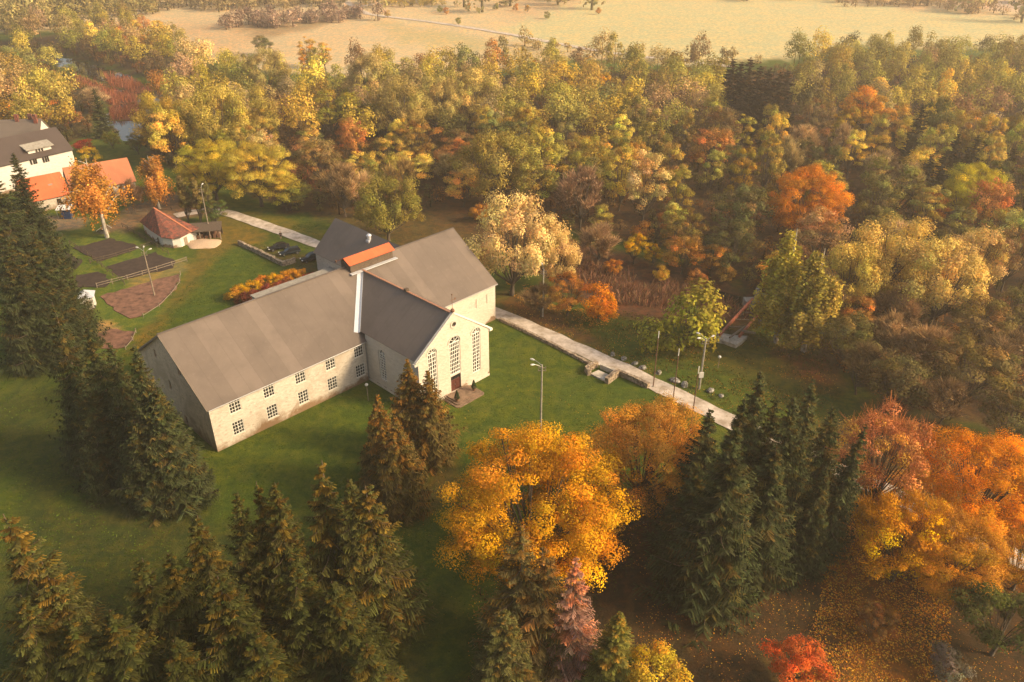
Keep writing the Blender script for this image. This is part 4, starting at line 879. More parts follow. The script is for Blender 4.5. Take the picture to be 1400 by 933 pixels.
# boulders along the road
for i, (px, py) in enumerate([(837.5, 483.5), (852.5, 489.5), (868, 496), (878.7, 501.8), (900.4, 508.5), (922.5, 519.5), (935.5, 525.5), (971, 533.5), (986, 540)]):
    bm = bmesh.new(); bmesh.ops.create_icosphere(bm, subdivisions=3, radius=1); r = random.Random(i); a, b_, c_ = r.random()*9, r.random()*9, r.random()*9; s_ = [.5, .55, .5, .6, .55, .72, .68, .6, .42][i]
    for v_ in bm.verts:
        d = v_.co; k = 1+.16*math.sin(d.x*3+a)*math.cos(d.y*2.6+b_)+.09*math.sin(d.z*5+c_)+.05*math.sin(d.x*9+d.y*7); v_.co = Vector((d.x*1.15*k, d.y*k*.85, max(d.z, -.35)*.7*k))*s_
    me = bpy.data.meshes.new('boulder'); bm.to_mesh(me); me.materials.append(M['boulder']); me.polygons.foreach_set('use_smooth', np.ones(len(me.polygons), bool)); o = link('boulder', me); o.location = G(px, py+2)+Vector((0, 0, .2*s_)); o.rotation_euler.z = r.random()*6
    names = ['grey boulder on the road verge farthest from the maple, first from the left', 'grey boulder second from the left on the road verge', 'pale-topped boulder third from the left on the road verge', 'boulder fourth from the left, close beside its left neighbour', 'boulder fifth from the left, just behind the first flagpole', 'large pale boulder sixth from the left, behind the second flagpole', 'rounded boulder seventh from the left, between second flagpole and utility pole', 'flat dark boulder right of the utility pole base', 'smallest boulder at the right end of the row by the spruce tips']
    tag(o, names[i], 'boulder', 'boulders along the road verge')

# ------------------------------------------------------------------ poles and lamps
def lamp_pole(bx, by, ty, label, heads, mat='concrete', arms=.9, r0=.17, name='lamp_post', sign=False, group='tall lamp posts'):
    b_ = G(bx, by); H = height_at(b_.x, b_.y, ty); e = empty(name, b_, 0, label, 'lamp post', group)
    MB().tube([(0, 0, -.2), (0, 0, H)], [r0, r0*.6], 10).build('pole', M[mat], e)
    mb = MB()
    for z in (H-.5, H-.95): mb.bar((-.55, 0, z), (.55, 0, z), .08, .1)
    for z in (H-.45, H-.9):
        for x in (-.5, .5): mb.lathe([(.04, 0), (.06, .04), (.03, .18)], 6, (x, 0, z))
    mb.build('crossarm', M['wood_grey'], e)
    for i, (dx, dy) in enumerate(heads):
        d = Vector((dx, dy, 0)).normalized(); s = Vector((0, 0, H-.15-i*.25)); t_ = s+d*arms+Vector((0, 0, .7)); a = MB(); a.tube([s, s+d*arms*.5+Vector((0, 0, .4)), t_], .035, 6); ar = a.build('lamp_arm', M['metal_grey'], e)
        h = MB(); sd_ = Vector((-d.y, d.x, 0)); k = []
        for f, w_, th in ((0, .05, .05), (.18, .12, .1), (.45, .14, .11), (.64, .07, .04)): k.append((t_+d*f+Vector((0, 0, .12*f)), w_, th))
        V = []
        for p, w_, th in k: V += [p-sd_*w_-Vector((0, 0, th*.4)), p+sd_*w_-Vector((0, 0, th*.4)), p+sd_*w_*.7+Vector((0, 0, th)), p-sd_*w_*.7+Vector((0, 0, th))]
        Fs = [(0, 3, 2, 1), (12, 13, 14, 15)]
        for q in range(3):
            for w_ in range(4): Fs.append((q*4+w_, q*4+(w_+1) % 4, q*4+4+(w_+1) % 4, q*4+4+w_))
        h.add(V, Fs); h.build('lamp_head', M['lamp_glass'], ar)
    if sign: MB().box(-.35, .35, -.3, -.18, 2.3, 3.3).build('notice_plate', M['white_paint'], e)
    return e
lamp_pole(211.5, 404.5, 343, 'wooden lamp post with three white lamp heads standing in the pale garden bed', [(-1, .2), (-.3, 1), (.9, .5)], 'wood_grey', r0=.16)
lamp_pole(739, 596, 499, 'concrete lamp post with two white heads on the lawn behind the yellow maple', [(-1, .35), (-1, -.4)], 'concrete', 1.1)
lamp_pole(955.7, 532, 463, 'concrete lamp post with several white heads and a white notice beside the road', [(-1, .5), (-1, -.4), (1, .5)], 'concrete', 1.0, .2, sign=True)
lamp_pole(741.9, 433, 368, 'plain pale pole under the edge of the golden willow by the road', [(-.3, 1)], 'concrete', .8)
lamp_pole(287.7, 322, 257, 'thin wooden pole rising behind the dark open shelter', [(.2, 1)], 'wood_grey', .6, .15)
for bx, by, ty, lb in ((893, 529.5, 453, 'thin rusty flagpole with a pale tip, leftmost of three along the road'), (920, 548, 477, 'thin rusty flagpole with a pale tip, middle of the three'), (943.8, 589, 501, 'thin dark flagpole rising from the near verge, rightmost of three')):
    b_ = G(bx, by); H = height_at(b_.x, b_.y, ty); e = empty('flagpole', b_, 0, lb, 'flagpole', 'flagpoles along the road'); MB().tube([(0, 0, -.1), (0, 0, H-1.2)], [.09, .07], 8).build('pole', M['rust'], e)
    MB().tube([(0, 0, H-1.2), (0, 0, H)], [.08, .06], 8).build('tip', M['white_paint'], e); MB().lathe([(.3, 0), (.3, .12), (.14, .16), (.14, .3)], 10).build('base', M['concrete'], e)
for bx, by, ty, lb in ((981.6, 503.5, 487, 'short garden lamp with a white globe alone on the far lawn'), (237, 600, 580, 'white-headed garden lamp at the edge of the spruces, the left one by the gable'), (246.3, 611, 590, 'white-headed garden lamp beside the spruces, the right one by the gable'), (503.5, 548, 525, 'white-headed garden lamp in the corner between hall and front wing')):
    b_ = G(bx, by); H = height_at(b_.x, b_.y, ty); e = empty('garden_lamp', b_, 0, lb, 'garden lamp', 'garden lamps'); MB().tube([(0, 0, -.1), (0, 0, H-.35)], .05, 8).build('pole', M['wood_grey'], e)
    MB().lathe([(.06, 0), (.24, .12), (.28, .28), (.2, .42), (.04, .5)], 12, (0, 0, H-.42)).build('lamp_head', M['lamp_glass'], e, True)

# ------------------------------------------------------------------ ruined footbridge over the river
a0 = G(984, 458, .9); a1 = G(1029, 409, .9); b0 = G(1010.7, 460, .9); b1 = b0+(a1-a0)*.95
br = empty('footbridge', (a0+b0)/2*1.0, 0, 'unfinished footbridge of faded red steel beams on a broken concrete abutment', 'bridge'); o0 = br.location
for s_, t_ in ((a0, a1), (b0, b1)): MB().bar(s_-o0, t_-o0, .35, .5).build('beam', M['red_steel'], br)
for k in (.22, .42, .62, .82): MB().bar(a0+(a1-a0)*k-o0, b0+(b1-b0)*(k+.03)-o0, .12, .12).build('cross_tie', M['wood_grey'], br)
for k in (.1, .5): MB().bar(a0+(a1-a0)*k-o0, b0+(b1-b0)*(k+.3)-o0, .08, .08).build('brace', M['rust'], br)
mb = MB(); P = [G(x, y, .65)-o0 for x, y in ((968, 456), (975, 453), (1000, 458), (1022, 459.5), (1014, 467), (1006, 472), (990, 466), (974, 463))]; mb.slab(P, 1.1); mb.build('abutment', M['concrete_white'], br)
mb = MB(); q = (a1+b1)/2-o0; mb.box(q.x-3, q.x+4, q.y-.5, q.y+1.5, -1.9, .0); mb.box(q.x-1.2, q.x-.6, q.y, q.y+.6, .0, 2.4); mb.build('far_pier', M['concrete'], br)
mb = MB(); mb.bar(b0-o0+Vector((-2, -1, .3)), b0-o0+Vector((1.4, 2.0, .9)), .25, .3); mb.bar(b0-o0+Vector((.3, 1.6, .3)), b0-o0+Vector((3, .6, .3)), .3, .3); mb.build('loose_beam', M['wood_grey'], br)

# ------------------------------------------------------------------ cars
def car(loc, rz, label, paint, L=4.6, Wc=1.82, Hc=1.48, kind='sedan'):
    e = empty('parked_car', loc, rz, label, 'car', 'cars parked beside the hall')
    hw = Wc/2; lo = .22; bel = Hc*.62
    prof = [(-L/2, .45, bel*.86), (-L/2+.12, lo, bel*.95), (-L*.30, lo, bel*1.0), (0, lo, bel*1.0), (L*.22, lo, bel*.98), (L*.40, lo, bel*.84), (L/2-.10, lo+.05, bel*.70), (L/2, .42, bel*.58)]
    mb = MB(); V = []
    for i, (x, z0, z1) in enumerate(prof):
        k = 1-.13*(abs(x)/(L/2))**4; zm = (z0+z1)/2; V += [(x, -hw*.9*k, z0), (x, -hw*k, zm), (x, -hw*.9*k, z1), (x, 0, z1+.04), (x, hw*.9*k, z1), (x, hw*k, zm), (x, hw*.9*k, z0), (x, 0, z0)]
    Fs = []; n = len(prof)
    for i in range(n-1):
        for j in range(8): Fs.append((i*8+j, i*8+(j+1) % 8, i*8+8+(j+1) % 8, i*8+8+j))
    Fs += [tuple(range(8))[::-1], tuple((n-1)*8+j for j in range(8))]; mb.add(V, Fs); body = mb.build('body', paint, e, True)
    bv = body.modifiers.new('b', 'SUBSURF'); bv.levels = bv.render_levels = 1
    if kind == 'sedan': g = [(-L*.38, bel), (-L*.22, Hc), (L*.02, Hc), (L*.22, bel)]
    elif kind == 'wagon': g = [(-L*.47, bel), (-L*.40, Hc), (L*.04, Hc), (L*.22, bel)]
    else: g = [(-L*.46, bel), (-L*.38, Hc), (L*.06, Hc), (L*.24, bel)]
    b_, t_ = hw*.86, hw*.66; mb = MB(); z1 = Hc-.05
    mb.add([(g[0][0], -b_, bel-.02), (g[3][0], -b_, bel-.02), (g[3][0], b_, bel-.02), (g[0][0], b_, bel-.02), (g[1][0], -t_, z1), (g[2][0], -t_, z1), (g[2][0], t_, z1), (g[1][0], t_, z1)], [(0, 1, 5, 4), (1, 2, 6, 5), (2, 3, 7, 6), (3, 0, 4, 7)]); mb.build('window_glass', M['car_glass'], e)
    mb = MB(); mb.slab([(g[1][0]-.05, -t_-.02, Hc), (g[2][0]+.05, -t_-.02, Hc), (g[2][0]+.05, t_+.02, Hc), (g[1][0]-.05, t_+.02, Hc)], .06)
    for sy in (-1, 1):
        for (x0, x1) in ((g[0][0], g[1][0]), (g[3][0], g[2][0]), ((g[0][0]+g[3][0])/2, (g[1][0]+g[2][0])/2)): mb.bar((x0, sy*b_, bel-.01), (x1, sy*(t_+.01), Hc-.03), .07, .07)
    mb.build('roof', paint, e)
    for x in (-L*.31, L*.31):
        for sy in (-1, 1):
            y = sy*(hw-.1); w_ = MB(); w_.tube([(x, y-.11, .33), (x, y+.11, .33)], .33, 18); wh_ = w_.build('wheel', M['tyre'], e); w_ = MB(); w_.tube([(x, y+sy*.1, .33), (x, y+sy*.125, .33)], .21, 12); w_.build('rim', M['rim'], wh_)
    for sy in (-1, 1): 
        mb = MB(); mb.box(L/2-.28, L/2-.03, sy*hw*.66-.2, sy*hw*.66+.2, bel*.60, bel*.72); mb.build('headlight', M['lamp_glass'], e); mb = MB(); mb.box(-L/2-.01, -L/2+.12, sy*hw*.66-.18, sy*hw*.66+.18, bel*.74, bel*.90); mb.build('tail_light', M['door_red'], e)
        mb = MB(); mb.box(L*.16, L*.2, sy*(hw+.02)-.09, sy*(hw+.02)+.09, bel+.02, bel+.16); mb.build('mirror', paint, e)
    return e
def heading(p, q): a = G(*p); b_ = G(*q); return math.atan2(b_.y-a.y, b_.x-a.x)
car(G(381.5, 341.0), heading((396, 336.5), (367, 341.5)), 'black saloon car parked farthest left of the three, next to the walking person', M['black_paint'], 4.7)
car(G(396.5, 347.5), heading((411, 343), (382, 348.5)), 'dark teal estate car parked in the middle of the three', M['navy_paint'], 4.7, kind='wagon')
car(G(427, 356.5), heading((441, 352), (412, 358.0)), 'black off-road car parked against the hall corner, nearest of the three', M['black_paint'], 4.9, 1.95, 1.8, 'suv')

# ------------------------------------------------------------------ the person on the road
def person():
    b_ = G(384.5, 327.3); e = empty('person', b_+Vector((0, 0, .13)), math.radians(200), 'person in a black jacket and dark shorts standing on the road above the parked cars', 'person')
    J = [(0, 0, .95), (0, 0, 1.18), (0, .01, 1.42), (0, 0, 1.55), (0, .02, 1.66), (0, .01, 1.76), (.10, 0, .88), (.12, .06, .5), (.13, 0, .09), (.13, .15, .04), (-.10, 0, .88), (-.12, -.03, .5), (-.13, -.12, .09), (-.13, .03, .04),
         (.19, 0, 1.42), (.27, 0, 1.14), (.24, .2, .98), (.22, .28, .95), (-.19, 0, 1.42), (-.27, -.03, 1.14), (-.24, .16, .95), (-.22, .24, .92)]
    E_ = [(0, 1), (1, 2), (2, 3), (3, 4), (4, 5), (0, 6), (6, 7), (7, 8), (8, 9), (0, 10), (10, 11), (11, 12), (12, 13), (2, 14), (14, 15), (15, 16), (16, 17), (2, 18), (18, 19), (19, 20), (20, 21)]
    R = [.15, .14, .16, .06, .10, .09, .095, .065, .045, .04, .095, .065, .045, .04, .07, .048, .036, .03, .07, .048, .036, .03]
    def skin(name, idx, mat, grow=0):
        me = bpy.data.meshes.new(name); mp = {k: i for i, k in enumerate(idx)}; me.from_pydata([J[k] for k in idx], [(mp[a], mp[c_]) for a, c_ in E_ if a in mp and c_ in mp], []); o = link(name, me, e)
        o.modifiers.new('skin', 'SKIN'); s = me.skin_vertices[0].data if me.skin_vertices else None
        if not s:
            bpy.context.view_layer.objects.active = o; bpy.ops.mesh.customdata_skin_add() if False else None
        for k, i in mp.items(): me.skin_vertices[0].data[i].radius = (R[k]+grow, R[k]+grow)
        me.skin_vertices[0].data[0].use_root = True; ss = o.modifiers.new('s', 'SUBSURF'); ss.levels = ss.render_levels = 1; me.materials.append(mat); return o
    try:
        skin('body', list(range(22)), M['skin']); skin('jacket', [0, 1, 2, 14, 15, 16, 18, 19, 20], M['cloth_black'], .025); skin('shorts', [0, 6, 7, 10, 11], M['cloth_black'], .03)
    except Exception as ex: print('person skin', ex)
    bm = bmesh.new(); bmesh.ops.create_icosphere(bm, subdivisions=2, radius=.115)
    for v_ in bm.verts: v_.co = Vector((v_.co.x*.85, v_.co.y-.02, max(v_.co.z, -.05)+1.74))
    me = bpy.data.meshes.new('hair'); bm.to_mesh(me); me.materials.append(M['hair']); link('hair', me, e)
person()

# ------------------------------------------------------------------ trees one can tell apart
SG = lambda c, k: tuple(x*k for x in c)
crown_at('maple', 728, 690, 250, .98, (.66, .325, .025), 'broad golden yellow maple, the biggest crown in the foreground, on the lawn', 'the big golden maple', var=0)
crown_at('maple', 884, 615, 168, 1.0, (.56, .26, .05), 'brownish orange maple with yellow tips right behind the big golden maple', 'the brown orange maple', var=1)
crown_at('maple', 1212, 625, 150, 1.1, (.60, .235, .085), 'tall pinkish red maple behind the dark spruces at the right', 'the pinkish red maple', var=2)
crown_at('maple', 1238, 735, 150, .95, (.66, .29, .02), 'loose yellow orange maple with see-through crown over the leaf-strewn ground', 'the loose yellow maple', var=2)
crown_at('maple', 1345, 655, 168, .95, (.66, .24, .02), 'bright orange round maple at the right edge above the road', 'the bright orange maple', var=1)
crown_at('maple', 1310, 750, 150, .9, (.50, .22, .03), 'smaller amber maple in front of the bright orange round one', var=1)
crown_at('maple', 1402, 765, 110, .9, (.52, .24, .03), 'amber maple cut by the right edge below the bright orange one', var=2)
crown_at('broad', 1090, 905, 88, 1.0, (.52, .12, .035), 'small rusty red tree at the bottom edge right of the big dark spruce', 'the rusty red tree')
crown_at('broad', 895, 925, 95, .9, (.52, .34, .04), 'small yellow tree at the bottom edge of the picture', 'the small yellow tree')
crown_at('broad', 1375, 850, 130, .9, (.09, .105, .03), 'dark green bushy tree in the bottom right corner')
crown_at('shrub', 1300, 905, 60, .8, (.16, .14, .10), 'grey leafless shrub near the bottom right corner', cat='shrub')
crown_at('broad', 1195, 850, 60, .9, (.16, .08, .03), 'small dark brown bush between the big spruce and the orange leaf carpet', var=2)
# middle distance
crown_at('willow', 700, 328, 132, 1.1, (.76, .54, .22), 'big pale golden willow right behind the end of the hall', 'the golden willow', var=0)
crown_at('willow', 763, 348, 70, 1.3, (.74, .52, .2), 'smaller pale golden willow joined to the right of the big one', var=1)
crown_at('shrub', 822, 410, 60, .95, (.62, .21, .02), 'round bright orange bush on the river bank near the road', 'the round orange bush', name='small_tree', cat='tree', var=0)
crown_at('broad', 776, 398, 58, 1.15, (.38, .17, .04), 'brown orange tree under the golden willow', var=1)
crown_at('bare', 740, 405, 50, 1.1, (.16, .11, .06), 'dark leafless tree under the golden willow', var=0)
crown_at('shrub', 940, 430, 122, .8, (.30, .28, .04), 'broad round yellow green willow bush beside the ruined footbridge', 'the round green willow', name='willow_tree', cat='tree', var=1)
crown_at('shrub', 968, 440, 40, .8, (.50, .40, .03), 'small yellow bush leaning out of the round green willow', cat='shrub', var=2)
tip_at('column', 1088, 324, 20, 9.2, (.46, .36, .06), 'pointed weeping birch with trailing branches right of the footbridge', 'the pointed birch')
tip_at('column', 1126, 350, 18, 9.4, (.38, .29, .06), 'second weeping birch, duller and rounder, just right of the pointed one')
crown_at('willow', 1168, 375, 100, 1.1, (.64, .45, .10), 'pale yellow willow just right of the weeping birches', 'the pale yellow willow', var=1)
crown_at('willow', 1222, 350, 118, 1.1, (.70, .48, .13), 'tall pale yellow willow in the middle of the right-hand clump', 'the tall pale willow', var=2)
crown_at('willow', 1288, 382, 128, 1., (.70, .49, .14), 'wide straw yellow willow forming the right part of the clump', var=0)
crown_at('willow', 1337, 350, 84, 1.1, (.72, .48, .16), 'small gold willow at the right end of the pale clump', var=1)
crown_at('bare', 1222, 460, 72, 1.1, (.36, .23, .11), 'leafless brown tree below the tall pale willow', var=1)
crown_at('bare', 1278, 475, 84, 1., (.34, .21, .10), 'wide leafless brown tree in front of the straw yellow willow', var=2)
crown_at('bare', 1180, 500, 90, .9, (.19, .13, .06), 'low leafless tree at the edge of the lawn right of the birches', var=0)
crown_at('broad', 1330, 505, 110, 1., (.20, .15, .05), 'dull olive tree on the right, above the pinkish red maple')
crown_at('bare', 1385, 490, 90, 1., (.24, .16, .08), 'leafless brown tree at the right edge of the picture', var=1)
crown_at('broad', 1160, 462, 84, 1.0, (.16, .14, .045), 'dull green tree between the weeping birches and the leafless trees', var=0)
crown_at('broad', 1232, 520, 96, .9, (.15, .12, .045), 'low dark olive tree right of the lawn edge, above the pinkish red maple', var=3)
crown_at('bare', 1295, 545, 84, 1., (.28, .18, .09), 'leafless brown tree right above the pinkish red maple', var=0)
crown_at('broad', 1340, 440, 86, 1., (.22, .15, .05), 'brownish olive tree under the right end of the pale willow clump', var=2)
crown_at('broad', 1390, 425, 84, 1., (.17, .15, .05), 'dark olive tree at the right edge below the gold willow', var=1)
crown_at('broad', 1385, 565, 96, .9, (.14, .12, .045), 'dark olive tree at the right edge above the bright orange maple', var=4)
crown_at('bare', 1235, 420, 70, 1., (.38, .24, .12), 'pale leafless crown wedged below the tall pale willow', var=1)
crown_at('broad', 1170, 425, 60, 1., (.40, .20, .05), 'russet tree under the pale yellow willow', var=1)
for cx, cy, w_, c_, lb in [(838, 362, 26, (.50, .20, .03), 'small orange shrub on the far bank left of the bright yellow bushes'), (905, 372, 26, (.52, .30, .04), 'small amber shrub below the right-hand yellow bush'), (952, 378, 30, (.40, .17, .05), 'rust shrub on the far bank below the first rusty brown tree'), (992, 372, 30, (.36, .20, .05), 'brown gold shrub on the far bank nearest the footbridge'), (655, 288, 30, (.50, .24, .04), 'orange shrub half hidden by the golden willow on its left'), (880, 315, 34, (.46, .19, .04), 'rust orange shrub above the bright yellow bushes'), (915, 300, 32, (.44, .17, .04), 'russet shrub up behind the rusty brown trees')]:
    crown_at('shrub', cx, cy, w_, .9, c_, lb, cat='shrub', group='autumn shrubs on the far bank')
crown_at('maple', 1108, 275, 104, 1.05, (.60, .22, .025), 'vivid orange maple standing out of the olive forest', 'the vivid orange maple', var=1)
crown_at('maple', 1326, 262, 82, 1.1, (.50, .42, .04), 'bright yellow green tree high on the right', 'the yellow green tree', var=1)
crown_at('broad', 1225, 255, 90, 1.05, (.24, .22, .06), 'grey green round tree between the orange and yellow green ones', var=2)
crown_at('tall', 1278, 285, 40, 1.5, (.42, .17, .03), 'slim russet tree just left of the yellow green tree')
crown_at('broad', 1182, 152, 74, 1.1, (.62, .30, .05), 'tall light orange tree in the upper right forest', 'the light orange tree', var=0)
crown_at('broad', 1160, 172, 50, 1.2, (.48, .34, .04), 'yellow tree joined to the left of the light orange one', var=1)
crown_at('broad', 1305, 175, 62, .95, (.44, .31, .05), 'rounded mustard tree behind the small dark spruces', var=3)
crown_at('tall', 1200, 205, 40, 1.4, (.50, .33, .06), 'slim yellow tree below the light orange tree')
crown_at('broad', 826, 116, 34, 1.1, (.64, .38, .03), 'small bright yellow tree in the far upper forest', 'the bright yellow tree')
crown_at('broad', 733, 92, 24, 1.2, (.60, .35, .03), 'tiny yellow tree at the far edge of the forest')
crown_at('broad', 868, 338, 34, 1.3, (.56, .36, .02), 'bright yellow bush tree on the far river bank', 'the bright yellow bushes', var=0)
crown_at('broad', 893, 347, 28, 1.2, (.54, .34, .02), 'bright yellow bush tree, the right one of a pair on the far bank', var=2)
crown_at('broad', 935, 345, 60, .95, (.36, .18, .04), 'rusty brown tree on the far river bank above the round green willow', var=3)
crown_at('broad', 975, 352, 50, 1.0, (.34, .18, .04), 'second rusty brown tree on the far bank, just to the right of the first', var=1)
crown_at('bare', 818, 328, 60, 1.1, (.34, .22, .12), 'leafless pale brown tree behind the brown orange one', var=2)
crown_at('tall', 822, 300, 36, 1.3, (.30, .26, .06), 'slim green gold tree behind the leafless pale one', var=1)
crown_at('willow', 682, 222, 112, 1.0, (.34, .26, .06), 'wide olive gold tree behind the golden willow', 'the wide olive tree', var=0)
crown_at('bare', 795, 265, 70, 1.3, (.32, .20, .12), 'tall leafless reddish brown tree up behind the golden willow', var=1)
crown_at('broad', 1015, 290, 80, 1.1, (.15, .14, .05), 'dark olive tree left of the vivid orange maple', var=3)
crown_at('broad', 1000, 335, 76, 1.0, (.11, .11, .04), 'dark green tree on the far bank left of the pointed birch', var=1)
crown_at('bare', 468, 255, 64, 1.2, (.34, .23, .12), 'leafless tawny tree behind the rear wing of the hall', 'the tawny leafless tree', var=0)
crown_at('willow', 527, 280, 92, 1.0, (.26, .22, .05), 'dark olive tree directly behind the rear wing roof', 'the olive tree behind the hall', var=2)
crown_at('broad', 572, 190, 60, 1.1, (.30, .19, .05), 'brown gold tree left of the wide olive tree', var=1)
# willows of the upper left
crown_at('willow', 222, 165, 84, 1.1, (.44, .30, .05), 'amber willow on the near bank beside the bright water', 'the amber willow', var=0)
crown_at('willow', 295, 162, 98, 1.1, (.46, .36, .08), 'pale green gold willow right of the amber one', 'the pale willow pair', var=1)
crown_at('willow', 345, 158, 84, 1.1, (.44, .34, .08), 'pale green gold willow, the right one of the pair above the yellow trees', var=2)
crown_at('willow', 361, 97, 66, 1.05, (.42, .33, .11), 'grey gold willow far behind the pair, near the field', var=0)
crown_at('willow', 505, 108, 82, 1.0, (.44, .33, .12), 'broad grey gold willow in the upper middle, leftmost of four', 'the grey gold willows', var=1)
crown_at('willow', 548, 145, 86, 1.05, (.42, .32, .10), 'grey gold willow, second of four, standing lowest with bare trunk', var=2)
crown_at('willow', 598, 140, 80, 1.0, (.46, .35, .11), 'grey gold willow, third of four in the upper middle', var=0)
crown_at('willow', 645, 128, 84, 1.0, (.50, .37, .11), 'lightest gold willow, rightmost of four in the upper middle', var=1)
crown_at('broad', 455, 150, 76, .9, (.34, .30, .05), 'fresh green rounded tree left below the grey gold willows', var=2)
crown_at('broad', 440, 118, 36, .8, (.22, .22, .07), 'small grey green bush tree left of the leftmost grey gold willow', var=4)
for i, (cx, cy, w_, k, c_, lb) in enumerate([
    (288, 228, 88, .95, (.44, .35, .05), 'bright yellow green tree at the left of the pair over the dirt track'), (350, 232, 96, .95, (.44, .33, .06), 'bright yellow tree at the right of the pair over the dirt track'), (388, 258, 60, .9, (.38, .32, .05), 'small yellow green tree at the end of the dirt track'), (405, 265, 46, .8, (.20, .20, .05), 'low olive tree above the gravel road, left of the hall roof')]):
    crown_at('maple' if i < 2 else 'broad', cx, cy, w_, k, c_, lb, ['the yellow green pair', None, None, None][i], var=[1, 1, 1, 0][i])
for i, (px, w_) in enumerate(((250, 20), (268, 20), (284, 18))):
    crown_at('poplar', px, 268+i*2, w_, 3.4, [(.20, .15, .05), (.22, .16, .05), (.17, .15, .05)][i], 'narrow olive brown column-shaped tree behind the shed, %s of three' % ['left', 'middle', 'right'][i], 'the column-shaped trees' if i == 1 else None, group='column-shaped trees behind the shed')
crown_at('broad', 292, 288, 34, 1.1, (.10, .14, .04), 'dark green bush tree at the foot of the column-shaped trees', var=2)
crown_at('birch', 130, 264, 84, 1.35, (.56, .25, .05), 'big orange weeping birch with white trunk in the courtyard', 'the orange birch', var=0)
crown_at('birch', 209, 245, 46, 1.6, (.50, .22, .05), 'smaller orange birch between the outbuilding and the tiled shed', var=1)
crown_at('bare', 178, 265, 30, 1.7, (.22, .13, .08), 'thin leafless tree at the end of the tiled outbuilding', var=1)
tip_at('far_spruce', 128, 122, 15, 6.5, (.07, .075, .03), 'dark spruce beside the bright water behind the white house', 'the spruce by the water')
crown_at('broad', 152, 190, 26, .9, (.20, .20, .03), 'small green tree on the near bank under the bright water', var=3)
crown_at('broad', 186, 195, 26, 1.1, (.13, .13, .03), 'small dark green tree left of the amber willow', var=0)
crown_at('shrub', 115, 198, 28, .6, (.40, .05, .03), 'dark red shrub behind the end of the white house', cat='shrub')
crown_at('shrub', 122, 209, 28, .7, (.55, .36, .03), 'yellow orange shrub in front of the dark red one', cat='shrub')
crown_at('tall', 206, 195, 30, 1.2, (.45, .23, .04), 'small orange tree just above the smaller orange birch')
crown_at('broad', 3, 155, 36, 1.0, (.60, .33, .02), 'bright yellow tree at the left edge above the grey roof')
crown_at('broad', 48, 150, 52, .9, (.40, .22, .06), 'rusty round tree behind the white house', var=1)
crown_at('broad', 95, 160, 34, 1., (.36, .16, .06), 'reddish brown tree behind the white house, left of the spruce', var=2)
crown_at('willow', 60, 118, 64, .85, (.40, .34, .08), 'large yellow green willow at the river bend, upper left', var=1)
crown_at('bare', 128, 133, 40, .9, (.40, .29, .17), 'pale leafless tree by the reed islands', var=2)
crown_at('willow', 22, 82, 56, .8, (.28, .27, .08), 'grey green willow at the upper left edge', var=0)
crown_at('broad', 95, 95, 22, .8, (.22, .24, .07), 'small grey green willow next to the dark water', var=3)
for i, (cx, cy, w_, c_, lb) in enumerate([(164, 52, 24, (.64, .20, .04), 'tall bright orange tree on the far bank, left of the yellow ones'), (185, 45, 26, (.58, .38, .08), 'yellow tree behind the tall bright orange one'), (216, 44, 24, (.60, .38, .05), 'clear yellow tree on the far bank'), (200, 60, 20, (.55, .28, .06), 'peach coloured tree between the orange and yellow ones'), (418, 68, 26, (.60, .36, .08), 'pale orange yellow tree at the field edge, left one of two'), (443, 74, 24, (.60, .38, .08), 'pale orange yellow tree at the field edge, right one of two'), (422, 92, 26, (.52, .20, .03), 'deep orange tree below the two pale ones at the field edge')]):
    crown_at('tall', cx, cy, w_, 1.5, c_, lb, 'the orange trees on the far bank' if i == 0 else None)
crown_at('broad', 358, 60, 30, .9, (.17, .17, .07), 'dark round tree against the tan field', var=0)

# spruces in the park
for px, py, H, Wd, v_, c_, lb, sh in [
    (72, 418, 24, 9, 0, 1., 'tall dark spruce at the left end of the park clump', 'the left spruce clump'), (118, 446, 23, 8.5, 1, .95, 'dark spruce second from the left in the park clump', None), (148, 470, 22, 8.5, 2, 1, 'broad dark spruce in the middle of the park clump', None),
    (184, 476, 23, 8.5, 0, 1.15, 'spruce with brown cone tips rising right of the clump middle', None), (214, 530, 18, 8.5, 1, 1., 'shorter spruce at the right end of the clump facing the gable', None), (110, 520, 17, 8, 2, .9, 'shorter dark spruce at the front left of the park clump', None), (180, 570, 14, 7, 1, 1., 'low spruce at the front of the park clump', None)]:
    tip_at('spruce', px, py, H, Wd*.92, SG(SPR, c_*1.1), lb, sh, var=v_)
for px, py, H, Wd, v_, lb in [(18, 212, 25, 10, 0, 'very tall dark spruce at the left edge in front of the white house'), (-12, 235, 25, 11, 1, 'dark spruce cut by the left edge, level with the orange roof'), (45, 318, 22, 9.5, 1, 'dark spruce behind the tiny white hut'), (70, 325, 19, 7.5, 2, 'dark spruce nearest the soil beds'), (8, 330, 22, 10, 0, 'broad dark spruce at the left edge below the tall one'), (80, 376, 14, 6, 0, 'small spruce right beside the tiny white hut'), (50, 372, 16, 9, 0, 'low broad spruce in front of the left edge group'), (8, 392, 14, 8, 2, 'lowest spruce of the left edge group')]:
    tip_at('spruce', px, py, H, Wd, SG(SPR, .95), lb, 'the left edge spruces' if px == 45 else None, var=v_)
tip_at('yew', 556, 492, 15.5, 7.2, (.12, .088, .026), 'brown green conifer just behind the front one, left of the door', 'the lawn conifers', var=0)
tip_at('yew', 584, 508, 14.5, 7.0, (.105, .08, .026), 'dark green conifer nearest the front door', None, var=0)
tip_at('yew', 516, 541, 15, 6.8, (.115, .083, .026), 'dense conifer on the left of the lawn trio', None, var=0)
tip_at('yew', 540, 570, 14.5, 7.2, (.11, .083, .026), 'front conifer of the lawn trio, its foot farthest from the hall', None, var=0)
